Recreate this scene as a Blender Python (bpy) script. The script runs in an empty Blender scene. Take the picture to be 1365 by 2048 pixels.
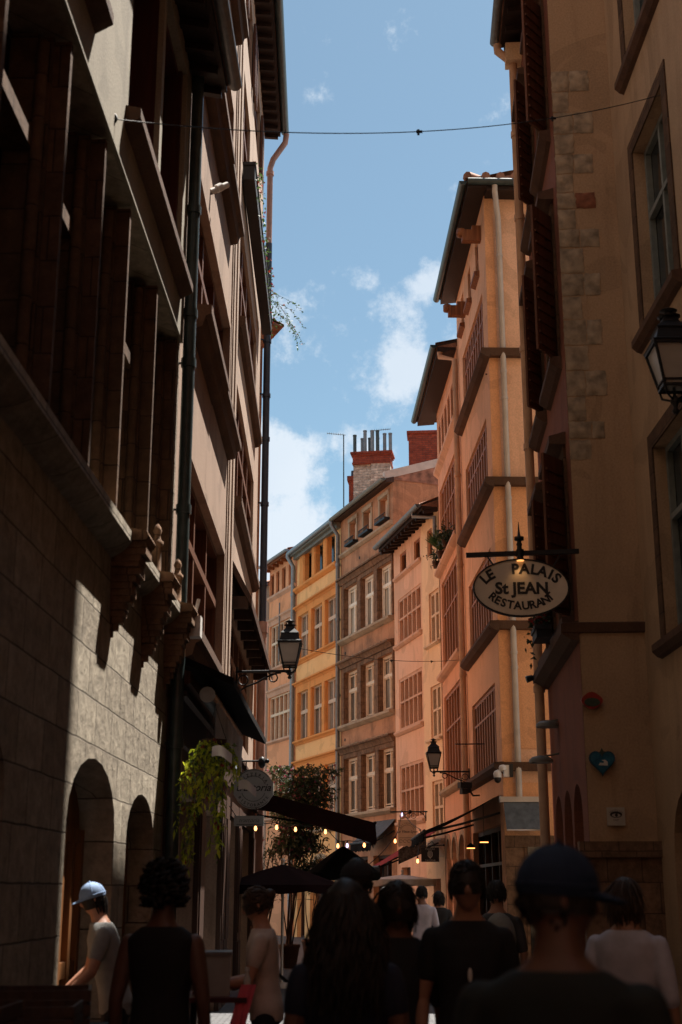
import bpy, bmesh, math, random
from mathutils import Vector, Matrix, noise
random.seed(7)
R = math.radians
sc = bpy.context.scene
col = sc.collection

# ------------------------------------------------------------------ camera
CAMZ, TILT, FPX = 1.65, 16.07, 2626.0
cam = bpy.data.cameras.new('camera')
camo = bpy.data.objects.new('camera', cam); col.objects.link(camo)
camo.location = (0, 0, CAMZ); camo.rotation_euler = (R(90 + TILT), 0, 0)
cam.sensor_fit = 'VERTICAL'; cam.sensor_height = 36.0; cam.lens = FPX / 2048 * 36.0
cam.clip_start = 0.05; cam.clip_end = 3000
cam.dof.use_dof = True; cam.dof.focus_distance = 33.0; cam.dof.aperture_fstop = 2.8
sc.camera = camo
sc.cycles.diffuse_bounces = 8

# ------------------------------------------------------------------ mesh helper
class MB:
    def __init__(s): s.v = []; s.f = []; s.sm = []; s.mi = []; s.cur = 0
    def add(s, vs, fs, smooth=False):
        b = len(s.v); s.v += [tuple(p) for p in vs]
        for f in fs: s.f.append(tuple(i + b for i in f)); s.sm.append(smooth); s.mi.append(s.cur)
        return s
    def merge(s, o, mi):
        b = len(s.v); s.v += o.v; s.f += [tuple(i + b for i in f) for f in o.f]; s.sm += o.sm; s.mi += [mi]*len(o.f); return s
    def quad(s, a, b, c, d): return s.add([a, b, c, d], [(0, 1, 2, 3)])
    def box(s, x0, x1, y0, y1, z0, z1):
        return s.add([(x0,y0,z0),(x1,y0,z0),(x1,y1,z0),(x0,y1,z0),(x0,y0,z1),(x1,y0,z1),(x1,y1,z1),(x0,y1,z1)],
                     [(0,3,2,1),(4,5,6,7),(0,1,5,4),(1,2,6,5),(2,3,7,6),(3,0,4,7)])
    def bar(s, a, b, w, h=None, up=(0,0,1)):
        a, b = Vector(a), Vector(b); d = (b - a).normalized(); h = h or w
        u = Vector(up)
        if abs(d.dot(u)) > .98: u = Vector((1, 0, 0))
        x = d.cross(u).normalized(); z = x.cross(d).normalized()
        vs = [p + x * (i * w / 2) + z * (j * h / 2) for p in (a, b) for i, j in ((-1,-1),(1,-1),(1,1),(-1,1))]
        return s.add(vs, [(0,1,2,3),(7,6,5,4),(0,4,5,1),(1,5,6,2),(2,6,7,3),(3,7,4,0)])
    def tube(s, pts, r, n=8, caps=True):
        pts = [Vector(p) for p in pts]; rs = r if isinstance(r, (list, tuple)) else [r] * len(pts)
        rings = []; up = None
        for i, p in enumerate(pts):
            d = (pts[min(i+1, len(pts)-1)] - pts[max(i-1, 0)]).normalized()
            if up is None: up = Vector((0,0,1)) if abs(d.z) < .9 else Vector((0,1,0))
            x = d.cross(up)
            if x.length < 1e-4: x = d.cross(Vector((1, .3, 0)))
            x.normalize(); up = x.cross(d).normalized()
            rings.append([p + (x * math.cos(2*math.pi*k/n) + up * math.sin(2*math.pi*k/n)) * rs[i] for k in range(n)])
        vs = [q for r_ in rings for q in r_]; fs = []
        for i in range(len(pts) - 1):
            for k in range(n):
                fs.append((i*n+k, i*n+(k+1) % n, (i+1)*n+(k+1) % n, (i+1)*n+k))
        s.add(vs, fs, True)
        if caps: s.add(rings[0], [tuple(range(n))[::-1]]); s.add(rings[-1], [tuple(range(n))])
        return s
    def lathe(s, prof, c=(0,0,0), n=12, smooth=True, rot=0):
        vs = []; fs = []
        for r, z in prof:
            for k in range(n):
                a = 2*math.pi*k/n + rot; vs.append((c[0]+r*math.cos(a), c[1]+r*math.sin(a), c[2]+z))
        for i in range(len(prof) - 1):
            for k in range(n): fs.append((i*n+k, i*n+(k+1) % n, (i+1)*n+(k+1) % n, (i+1)*n+k))
        s.add(vs, fs, smooth)
        s.add(vs[:n], [tuple(range(n))[::-1]]); s.add(vs[-n:], [tuple(range(n))]); return s
    def extr(s, prof, x0, x1, m=0.0):          # profile of (y, z) points run along x, ends mitred by m
        n = len(prof)
        vs = [(x0 + m*p[0]*-1*0, p[0], p[1]) for p in prof] + [(x1, p[0], p[1]) for p in prof]
        fs = [(i, (i+1) % n, n+(i+1) % n, n+i) for i in range(n)] + [tuple(range(n))[::-1], tuple(range(n, 2*n))]
        return s.add(vs, fs)
    def plate(s, poly, y0, y1):               # polygon of (x, z) given thickness along y
        n = len(poly)
        vs = [(p[0], y0, p[1]) for p in poly] + [(p[0], y1, p[1]) for p in poly]
        fs = [tuple(range(n)), tuple(range(n, 2*n))[::-1]] + [(i, n+i, n+(i+1) % n, (i+1) % n) for i in range(n)]
        return s.add(vs, fs)
    def ball(s, c, r, n=8, m=6):
        r = r if isinstance(r, (list, tuple)) else (r, r, r)
        vs = []; fs = []
        for i in range(m + 1):
            t = math.pi * i / m
            for k in range(n):
                a = 2*math.pi*k/n; vs.append((c[0]+r[0]*math.sin(t)*math.cos(a), c[1]+r[1]*math.sin(t)*math.sin(a), c[2]+r[2]*math.cos(t)))
        for i in range(m):
            for k in range(n): fs.append((i*n+k, (i+1)*n+k, (i+1)*n+(k+1) % n, i*n+(k+1) % n))
        return s.add(vs, fs, True)
    def build(s, name, mat, parent=None, loc=None):
        me = bpy.data.meshes.new(name); me.from_pydata(s.v, [], s.f)
        for m in (mat if isinstance(mat, (list, tuple)) else [mat]): me.materials.append(m)
        me.polygons.foreach_set('use_smooth', s.sm); me.polygons.foreach_set('material_index', s.mi); me.update()
        bm = bmesh.new(); bm.from_mesh(me); bmesh.ops.recalc_face_normals(bm, faces=bm.faces); bm.to_mesh(me); bm.free()
        o = bpy.data.objects.new(name, me); col.objects.link(o)
        if parent: o.parent = parent
        if loc: o.location = loc
        return o
def empty(name, loc, rz=0.0, label=None, cat=None, group=None):
    o = bpy.data.objects.new(name, None); o.empty_display_size = .2; col.objects.link(o)
    o.location = loc; o.rotation_euler = (0, 0, rz)
    return tag(o, label, cat, group)
def tag(o, label=None, cat=None, group=None, kind=None):
    if label: o['label'] = label
    if cat: o['category'] = cat
    if group: o['group'] = group
    if kind: o['kind'] = kind
    return o
def copy_tree(o, parent=None):
    c = o.copy(); col.objects.link(c); c.parent = parent
    for ch in list(o.children): copy_tree(ch, c)
    return c

# ------------------------------------------------------------------ materials
def newmat(name):
    m = bpy.data.materials.new(name); m.use_nodes = True
    nt = m.node_tree; return m, nt, nt.nodes['Principled BSDF']
def simple(name, c, rough=.7, metal=0.0, spec=.4, var=.15, scale=9.0, bump=0.0):
    m, nt, b = newmat(name); N = nt.nodes.new; L = nt.links.new
    tc = N('ShaderNodeTexCoord'); no = N('ShaderNodeTexNoise'); no.inputs['Scale'].default_value = scale; no.inputs['Detail'].default_value = 5
    L(tc.outputs['Object'], no.inputs['Vector'])
    mr = N('ShaderNodeMapRange'); mr.inputs[3].default_value = 1 - var; mr.inputs[4].default_value = 1 + var
    mr.inputs[1].default_value = .3; mr.inputs[2].default_value = .7; L(no.outputs['Fac'], mr.inputs[0])
    mx = N('ShaderNodeVectorMath'); mx.operation = 'SCALE'; mx.inputs[0].default_value = c[:3]; L(mr.outputs[0], mx.inputs['Scale'])
    L(mx.outputs[0], b.inputs['Base Color'])
    b.inputs['Roughness'].default_value = rough; b.inputs['Metallic'].default_value = metal; b.inputs['Specular IOR Level'].default_value = spec
    if bump:
        bp = N('ShaderNodeBump'); bp.inputs['Strength'].default_value = bump; bp.inputs['Distance'].default_value = .02; L(no.outputs['Fac'], bp.inputs['Height']); L(bp.outputs[0], b.inputs['Normal'])
    return m
def plaster(name, c, stain=(.12,.08,.05), amt=.3, streak=.35, bump=.25, blotch=.5):
    """lime plaster: broad blotches, vertical rain streaks, fine grain"""
    m, nt, b = newmat(name); N = nt.nodes.new; L = nt.links.new
    tc = N('ShaderNodeTexCoord')
    big = N('ShaderNodeTexNoise'); big.inputs['Scale'].default_value = .9; big.inputs['Detail'].default_value = 7; big.inputs['Roughness'].default_value = .62
    L(tc.outputs['Object'], big.inputs['Vector'])
    mp = N('ShaderNodeMapping'); mp.inputs['Scale'].default_value = (2.4, 2.4, .30); L(tc.outputs['Object'], mp.inputs['Vector'])
    st = N('ShaderNodeTexNoise'); st.inputs['Scale'].default_value = 1.6; st.inputs['Detail'].default_value = 9; st.inputs['Roughness'].default_value = .6; st.inputs['Distortion'].default_value = .5; L(mp.outputs[0], st.inputs['Vector'])
    fine = N('ShaderNodeTexNoise'); fine.inputs['Scale'].default_value = 38; fine.inputs['Detail'].default_value = 3; L(tc.outputs['Object'], fine.inputs['Vector'])
    r1 = N('ShaderNodeMapRange'); r1.inputs[1].default_value = .48; r1.inputs[2].default_value = .78; r1.inputs[4].default_value = amt * blotch * 2; L(big.outputs['Fac'], r1.inputs[0])
    r2 = N('ShaderNodeMapRange'); r2.inputs[1].default_value = .5; r2.inputs[2].default_value = .8; r2.inputs[4].default_value = streak; L(st.outputs['Fac'], r2.inputs[0])
    r3 = N('ShaderNodeMapRange'); r3.inputs[1].default_value = .3; r3.inputs[2].default_value = .7; r3.inputs[3].default_value = .88; r3.inputs[4].default_value = 1.12; L(fine.outputs['Fac'], r3.inputs[0])
    sc_ = N('ShaderNodeVectorMath'); sc_.operation = 'SCALE'; sc_.inputs[0].default_value = c[:3]; L(r3.outputs[0], sc_.inputs['Scale'])
    pt = N('ShaderNodeTexNoise'); pt.inputs['Scale'].default_value = .75; pt.inputs['Detail'].default_value = 2; pt.inputs['Distortion'].default_value = 1.2; mp2 = N('ShaderNodeMapping'); mp2.inputs['Location'].default_value = (7.3, 1.1, 4.7); L(tc.outputs['Object'], mp2.inputs['Vector']); L(mp2.outputs[0], pt.inputs['Vector'])
    r4 = N('ShaderNodeMapRange'); r4.inputs[1].default_value = .54; r4.inputs[2].default_value = .56; r4.inputs[3].default_value = 1.0; r4.inputs[4].default_value = .86; L(pt.outputs['Fac'], r4.inputs[0]); r5 = N('ShaderNodeMath'); r5.operation = 'MULTIPLY'; L(r3.outputs[0], r5.inputs[0]); L(r4.outputs[0], r5.inputs[1]); L(r5.outputs[0], sc_.inputs['Scale'])
    m1 = N('ShaderNodeMix'); m1.data_type = 'RGBA'; L(r1.outputs[0], m1.inputs[0]); L(sc_.outputs[0], m1.inputs[6]); m1.inputs[7].default_value = (*stain, 1)
    m2 = N('ShaderNodeMix'); m2.data_type = 'RGBA'; L(r2.outputs[0], m2.inputs[0]); L(m1.outputs[2], m2.inputs[6]); m2.inputs[7].default_value = (*[x * .7 for x in stain], 1)
    L(m2.outputs[2], b.inputs['Base Color']); b.inputs['Roughness'].default_value = .9; b.inputs['Specular IOR Level'].default_value = .2
    bp = N('ShaderNodeBump'); bp.inputs['Strength'].default_value = bump; bp.inputs['Distance'].default_value = .015
    ad = N('ShaderNodeMath'); ad.operation = 'ADD'; L(big.outputs['Fac'], ad.inputs[0]); L(fine.outputs['Fac'], ad.inputs[1]); L(ad.outputs[0], bp.inputs['Height']); L(bp.outputs[0], b.inputs['Normal'])
    return m
def masonry(name, c1, c2, mortar, w=.6, h=.3, gap=.012, bump=.6, var=.5, axes='xz'):
    """coursed stone or brick: brick texture on x and z, each block its own tone"""
    m, nt, b = newmat(name); N = nt.nodes.new; L = nt.links.new
    tc = N('ShaderNodeTexCoord'); sp = N('ShaderNodeSeparateXYZ'); cb = N('ShaderNodeCombineXYZ'); L(tc.outputs['Object'], sp.inputs[0])
    wn = N('ShaderNodeTexNoise'); wn.inputs['Scale'].default_value = 3.5; wn.inputs['Detail'].default_value = 4; L(tc.outputs['Object'], wn.inputs['Vector'])
    ax = N('ShaderNodeMath'); ax.operation = 'ADD'; L(sp.outputs[0], ax.inputs[0]); L(sp.outputs[1], ax.inputs[1])
    wob = N('ShaderNodeMath'); wob.operation = 'MULTIPLY_ADD'; wob.inputs[1].default_value = gap * 3; L(wn.outputs['Fac'], wob.inputs[0]); L(sp.outputs[2], wob.inputs[2])
    L(ax.outputs[0], cb.inputs[0]); L(wob.outputs[0], cb.inputs[1])
    br = N('ShaderNodeTexBrick'); br.inputs['Scale'].default_value = 1; br.inputs['Brick Width'].default_value = w; br.inputs['Row Height'].default_value = h
    br.inputs['Mortar Size'].default_value = gap; br.inputs['Mortar Smooth'].default_value = .5; br.inputs['Color1'].default_value = (*c1, 1); br.inputs['Color2'].default_value = (*c2, 1); br.inputs['Mortar'].default_value = (*mortar, 1)
    L(cb.outputs[0], br.inputs['Vector'])
    no = N('ShaderNodeTexNoise'); no.inputs['Scale'].default_value = 7; no.inputs['Detail'].default_value = 8; no.inputs['Roughness'].default_value = .7; L(tc.outputs['Object'], no.inputs['Vector'])
    mr = N('ShaderNodeMapRange'); mr.inputs[1].default_value = .3; mr.inputs[2].default_value = .7; mr.inputs[3].default_value = 1 - var; mr.inputs[4].default_value = 1 + var * .5; L(no.outputs['Fac'], mr.inputs[0])
    mx = N('ShaderNodeVectorMath'); mx.operation = 'SCALE'; L(br.outputs['Color'], mx.inputs[0]); L(mr.outputs[0], mx.inputs['Scale'])
    L(mx.outputs[0], b.inputs['Base Color']); b.inputs['Roughness'].default_value = .92; b.inputs['Specular IOR Level'].default_value = .2
    hs = N('ShaderNodeMath'); hs.operation = 'MULTIPLY_ADD'; hs.inputs[1].default_value = -1.2; L(br.outputs['Fac'], hs.inputs[0]); L(no.outputs['Fac'], hs.inputs[2])
    bp = N('ShaderNodeBump'); bp.inputs['Strength'].default_value = bump; bp.inputs['Distance'].default_value = .03; L(hs.outputs[0], bp.inputs['Height']); L(bp.outputs[0], b.inputs['Normal'])
    return m
def glass(name, c, rough=.06, spec=.9, wave=.05):
    m, nt, b = newmat(name); N = nt.nodes.new; L = nt.links.new
    tc = N('ShaderNodeTexCoord'); no = N('ShaderNodeTexNoise'); no.inputs['Scale'].default_value = 1.3; no.inputs['Detail'].default_value = 2; L(tc.outputs['Object'], no.inputs['Vector'])
    bp = N('ShaderNodeBump'); bp.inputs['Strength'].default_value = wave; bp.inputs['Distance'].default_value = .2; L(no.outputs['Fac'], bp.inputs['Height']); L(bp.outputs[0], b.inputs['Normal'])
    oi = N('ShaderNodeObjectInfo'); mr = N('ShaderNodeMapRange'); mr.inputs[3].default_value = .35; mr.inputs[4].default_value = 1.7; L(oi.outputs['Random'], mr.inputs[0])
    mp = N('ShaderNodeMapping'); mp.inputs['Scale'].default_value = (14, 14, .6); L(tc.outputs['Object'], mp.inputs['Vector']); n2 = N('ShaderNodeTexNoise'); n2.inputs['Scale'].default_value = 1.2; n2.inputs['Detail'].default_value = 3; L(mp.outputs[0], n2.inputs['Vector'])
    m2 = N('ShaderNodeMapRange'); m2.inputs[1].default_value = .35; m2.inputs[2].default_value = .65; m2.inputs[3].default_value = .45; m2.inputs[4].default_value = 1.3; L(n2.outputs['Fac'], m2.inputs[0])
    mu = N('ShaderNodeMath'); mu.operation = 'MULTIPLY'; L(mr.outputs[0], mu.inputs[0]); L(m2.outputs[0], mu.inputs[1])
    vs_ = N('ShaderNodeVectorMath'); vs_.operation = 'SCALE'; vs_.inputs[0].default_value = c[:3]; L(mu.outputs[0], vs_.inputs['Scale']); L(vs_.outputs[0], b.inputs['Base Color'])
    b.inputs['Roughness'].default_value = rough; b.inputs['Specular IOR Level'].default_value = spec
    return m
def wood(name, c1, c2, rough=.6, scale=14):
    m, nt, b = newmat(name); N = nt.nodes.new; L = nt.links.new
    tc = N('ShaderNodeTexCoord'); mp = N('ShaderNodeMapping'); mp.inputs['Scale'].default_value = (scale, scale, .8); L(tc.outputs['Object'], mp.inputs['Vector'])
    no = N('ShaderNodeTexNoise'); no.inputs['Scale'].default_value = 1.5; no.inputs['Detail'].default_value = 6; L(mp.outputs[0], no.inputs['Vector'])
    r = N('ShaderNodeMapRange'); r.inputs[1].default_value = .35; r.inputs[2].default_value = .65; L(no.outputs['Fac'], r.inputs[0])
    mx = N('ShaderNodeMix'); mx.data_type = 'RGBA'; mx.inputs[6].default_value = (*c1, 1); mx.inputs[7].default_value = (*c2, 1); L(r.outputs[0], mx.inputs[0])
    L(mx.outputs[2], b.inputs['Base Color']); b.inputs['Roughness'].default_value = rough; b.inputs['Specular IOR Level'].default_value = .3
    bp = N('ShaderNodeBump'); bp.inputs['Strength'].default_value = .3; bp.inputs['Distance'].default_value = .01; L(no.outputs['Fac'], bp.inputs['Height']); L(bp.outputs[0], b.inputs['Normal'])
    return m
def leafmat(name, c1, c2, trans=.35):
    m, nt, b = newmat(name); N = nt.nodes.new; L = nt.links.new
    tc = N('ShaderNodeTexCoord'); no = N('ShaderNodeTexNoise'); no.inputs['Scale'].default_value = 9; L(tc.outputs['Object'], no.inputs['Vector'])
    r = N('ShaderNodeMapRange'); r.inputs[1].default_value = .35; r.inputs[2].default_value = .65; L(no.outputs['Fac'], r.inputs[0])
    mx = N('ShaderNodeMix'); mx.data_type = 'RGBA'; mx.inputs[6].default_value = (*c1, 1); mx.inputs[7].default_value = (*c2, 1); L(r.outputs[0], mx.inputs[0])
    L(mx.outputs[2], b.inputs['Base Color']); b.inputs['Roughness'].default_value = .5
    tr = N('ShaderNodeBsdfTranslucent'); L(mx.outputs[2], tr.inputs['Color']); ms = N('ShaderNodeMixShader'); ms.inputs[0].default_value = trans
    L(b.outputs[0], ms.inputs[1]); L(tr.outputs[0], ms.inputs[2]); L(ms.outputs[0], nt.nodes['Material Output'].inputs['Surface'])
    return m
def emit(name, c, s):
    m, nt, b = newmat(name); b.inputs['Base Color'].default_value = (*c, 1); b.inputs['Emission Color'].default_value = (*c, 1); b.inputs['Emission Strength'].default_value = s
    return m

M = dict(
    pink2 = plaster('pale_pink_plaster', (.31,.215,.16), (.15,.095,.065), .4, .5),
    pink3 = plaster('sandy_pink_plaster', (.34,.245,.185), (.17,.11,.08), .3, .45),
    grey1 = plaster('grey_beige_plaster', (.26,.23,.18), (.12,.10,.08), .4, .4),
    stone1 = masonry('pale_limestone', (.36,.31,.24), (.27,.228,.175), (.105,.085,.065), .64, .34, .007, .9, .45),
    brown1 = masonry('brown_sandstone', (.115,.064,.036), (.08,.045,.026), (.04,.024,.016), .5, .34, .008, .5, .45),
    beige = plaster('dark_beige_plaster', (.39,.26,.155), (.18,.11,.065), .4, .35),
    redbrown = plaster('red_brown_plaster', (.22,.082,.048), (.09,.038,.025), .35, .4),
    peach = plaster('peach_plaster', (.76,.455,.285), (.54,.29,.16), .35, .35),
    orange2 = plaster('orange_plaster', (.72,.37,.185), (.48,.22,.09), .3, .3),
    rose = plaster('rose_plaster', (.66,.37,.235), (.42,.21,.125), .35, .35),
    cream = plaster('cream_plaster', (.76,.56,.36), (.52,.35,.2), .35, .35),
    palerose = plaster('pale_rose_plaster', (.72,.46,.315), (.48,.27,.17), .35, .35),
    brown5 = plaster('brown_stained_plaster', (.46,.24,.135), (.12,.08,.055), .55, .6, .4, .9),
    ochre = plaster('ochre_yellow_plaster', (.84,.50,.22), (.6,.31,.11), .3, .25),
    pink7 = plaster('faded_pink_plaster', (.74,.36,.19), (.46,.21,.10), .3, .3),
    stone5 = masonry('weathered_window_stone', (.23,.135,.082), (.17,.10,.06), (.09,.055,.035), .4, .35, .008, .5, .55),
    orangetrim = plaster('orange_painted_trim', (.70,.29,.085), (.52,.2,.055), .12, .1, .1),
    rosetrim = plaster('pale_pink_trim', (.58,.37,.26), (.42,.25,.17), .15, .15, .1),
    pinkwood = wood('brown_pink_woodwork', (.40,.185,.095), (.25,.11,.055)),
    creamtrim = plaster('cream_trim', (.62,.48,.34), (.45,.32,.2), .15, .15, .1),
    palestone = plaster('pale_sill_stone', (.40,.31,.215), (.12,.08,.055), .5, .4, .4),
    darkstone = plaster('sooty_ledge_stone', (.10,.055,.035), (.035,.025,.02), .5, .4, .5),
    graypaint = simple('grey_green_roof_trim', (.15,.165,.15), .5, var=.2),
    whitepaint = simple('white_window_paint', (.78,.72,.60), .5, var=.1),
    ivory = simple('ivory_window_paint', (.66,.52,.37), .55, var=.12),
    darkwood = wood('dark_brown_wood', (.065,.032,.02), (.035,.018,.012)),
    deepwood = wood('reddish_brown_wood', (.13,.05,.024), (.075,.028,.014)),
    redwood = wood('dark_red_shutter_wood', (.06,.014,.01), (.04,.01,.008)),
    brownwood = wood('orange_brown_wood', (.30,.115,.045), (.17,.062,.026)),
    doorwood = wood('orange_door_wood', (.22,.085,.022), (.13,.05,.014)),
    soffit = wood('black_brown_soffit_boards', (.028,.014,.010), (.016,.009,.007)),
    tile = simple('weathered_clay_tile', (.26,.13,.085), .85, var=.5, scale=5),
    brick = masonry('dark_red_brick', (.30,.065,.035), (.20,.045,.028), (.10,.05,.04), .22, .075, .008, .4, .4),
    limewash = masonry('peeling_whitewashed_brick', (.62,.56,.48), (.40,.33,.27), (.48,.43,.37), .3, .1, .018, .9, .6),
    zinc = simple('grey_zinc', (.17,.18,.185), .45, .6, var=.2),
    bluezinc = simple('blue_grey_zinc', (.22,.28,.33), .4, .5, var=.15),
    darkpipe = simple('dark_green_grey_pipe', (.035,.05,.05), .35, var=.3),
    navypipe = simple('navy_pipe', (.022,.03,.05), .4, var=.2),
    palepipe = simple('pale_grey_pipe', (.50,.44,.38), .5, var=.12, scale=4),
    peachpipe = simple('peach_painted_pipe', (.50,.31,.19), .55, var=.15, scale=4),
    pinkpipe = simple('dull_pink_pipe', (.34,.2,.16), .55, var=.2, scale=4),
    iron = simple('black_wrought_iron', (.012,.012,.013), .5, .3, var=.3),
    paneD = glass('dark_window_glass', (.02,.022,.022)),
    paneG = glass('dusty_window_glass', (.10,.095,.08), .15, .7),
    paneC = glass('curtained_window_glass', (.42,.40,.33), .1, .8, .03),
    paneW = glass('warm_brown_glass', (.16,.07,.035), .2, .6),
    paneB = glass('net_curtain_glass', (.16,.15,.125), .15, .8),
    frost = simple('frosted_lantern_glass', (.40,.38,.35), .35, spec=.6, var=.05),
    black = simple('black_canvas', (.007,.006,.006), .95, spec=.08, var=.3),
    oxblood = simple('dark_oxblood_canvas', (.011,.003,.0035), .95, spec=.08, var=.25),
    redcan = simple('dull_red_canvas', (.22,.012,.014), .85, var=.2),
    tealcan = simple('dark_teal_canvas', (.006,.010,.012), .95, spec=.08, var=.25),
    greycan = simple('slate_grey_canvas', (.09,.105,.12), .85, var=.25),
    whitecan = simple('off_white_canvas', (.78,.70,.63), .85, var=.08),
    signwhite = simple('aged_white_sign_enamel', (.62,.52,.40), .5, var=.12, scale=3),
    signgrey = simple('grey_white_sign_paint', (.34,.35,.33), .6, var=.15, scale=4),
    ink = simple('black_sign_paint', (.014,.012,.012), .6, var=.2),
    signcream = simple('cream_sign_board', (.55,.40,.28), .6, var=.1, scale=4),
    whiteplastic = simple('white_plastic', (.65,.63,.6), .4, var=.05),
)

# ------------------------------------------------------------------ text as mesh
_tc = {}
def glyphs(txt, size, shear=0.0, bold=0.0):
    k = (txt, round(size, 4), shear, bold)
    if k not in _tc:
        cu = bpy.data.curves.new('lettering', 'FONT'); cu.body = txt; cu.size = size; cu.shear = shear; cu.offset = bold; cu.resolution_u = 3
        ob = bpy.data.objects.new('lettering', cu); col.objects.link(ob)
        dg = bpy.context.evaluated_depsgraph_get(); me = bpy.data.meshes.new_from_object(ob.evaluated_get(dg))
        vs = [v.co.copy() for v in me.vertices]; fs = [tuple(p.vertices) for p in me.polygons]
        w = max([v.x for v in vs], default=size*.3)
        bpy.data.objects.remove(ob); bpy.data.meshes.remove(me); _tc[k] = (vs, fs, w)
    return _tc[k]
def text(mb, txt, size, cx, z, y, shear=0.0, bold=0.0, serif=False):     # straight line centred on cx, facing -y
    vs, fs, w = glyphs(txt, size, shear, bold)
    mb.add([(cx + v.x - w/2, y, z + v.y) for v in vs], fs)
def arc_text(mb, txt, size, cx, cz, a, b, t0, t1, y, bold=0.0, inner=False):   # letters along an ellipse from angle t0 to t1 (degrees)
    n = len(txt)
    for i, ch in enumerate(txt):
        if ch == ' ': continue
        t = R(t0 + (t1 - t0) * (i / max(1, n - 1))); vs, fs, w = glyphs(ch, size, 0, bold)
        px, pz = cx + a*math.cos(t), cz + b*math.sin(t)
        nx, nz = math.cos(t)/a, math.sin(t)/b; l = math.hypot(nx, nz); nx /= l; nz /= l
        if inner: ux, uz, rx, rz = -nx, -nz, -nz, nx
        else: ux, uz, rx, rz = nx, nz, nz, -nx
        mb.add([(px + (v.x - w/2)*rx + v.y*ux, y, pz + (v.x - w/2)*rz + v.y*uz) for v in vs], fs)

# ------------------------------------------------------------------ buildings
def arch_curve(s0, s1, zs, zt, kind, n=10):
    c = (s0 + s1) / 2; w = (s1 - s0) / 2; h = zt - zs; pts = []
    for i in range(n + 1):
        if kind == 'point':
            u = i / n; x = -w + 2*w*u; q = abs(x) / w; pts.append((c + x, zs + h * (1 - q**1.7)))
        else:
            t = math.pi * (1 - i / n); pts.append((c + w*math.cos(t), zs + h*math.sin(t)))
    return pts
def wall_face(mb, x0, x1, z0, z1, holes, d):
    """front wall at y = 0 with openings (s0, s1, z0, z1[, kind, rise]) and their reveals of depth d"""
    xs = sorted({x0, x1, *[h[0] for h in holes], *[h[1] for h in holes]})
    zs = sorted({z0, z1, *[h[2] for h in holes], *[h[3] for h in holes]})
    for i in range(len(xs) - 1):
        for j in range(len(zs) - 1):
            cx, cz = (xs[i]+xs[i+1])/2, (zs[j]+zs[j+1])/2
            if any(h[0] < cx < h[1] and h[2] < cz < h[3] for h in holes): continue
            mb.quad((xs[i],0,zs[j]), (xs[i+1],0,zs[j]), (xs[i+1],0,zs[j+1]), (xs[i],0,zs[j+1]))
    for h in holes:
        a, b, c, e = h[:4]; dd = h[6] if len(h) > 6 else d
        if len(h) > 4:
            sp = e - h[5]; cv = arch_curve(a, b, sp, e, h[4])
            for p, q in zip(cv[:-1], cv[1:]):
                mb.quad((p[0],0,p[1]), (q[0],0,q[1]), (q[0],0,e), (p[0],0,e))
                mb.quad((p[0],0,p[1]), (p[0],dd,p[1]), (q[0],dd,q[1]), (q[0],0,q[1]))
        else:
            sp = e; mb.quad((a,0,e), (a,dd,e), (b,dd,e), (b,0,e))
        mb.quad((a,0,c), (a,dd,c), (a,dd,sp), (a,0,sp)); mb.quad((b,0,c), (b,0,sp), (b,dd,sp), (b,dd,c))
        mb.quad((a,0,c), (b,0,c), (b,dd,c), (a,dd,c))
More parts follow.
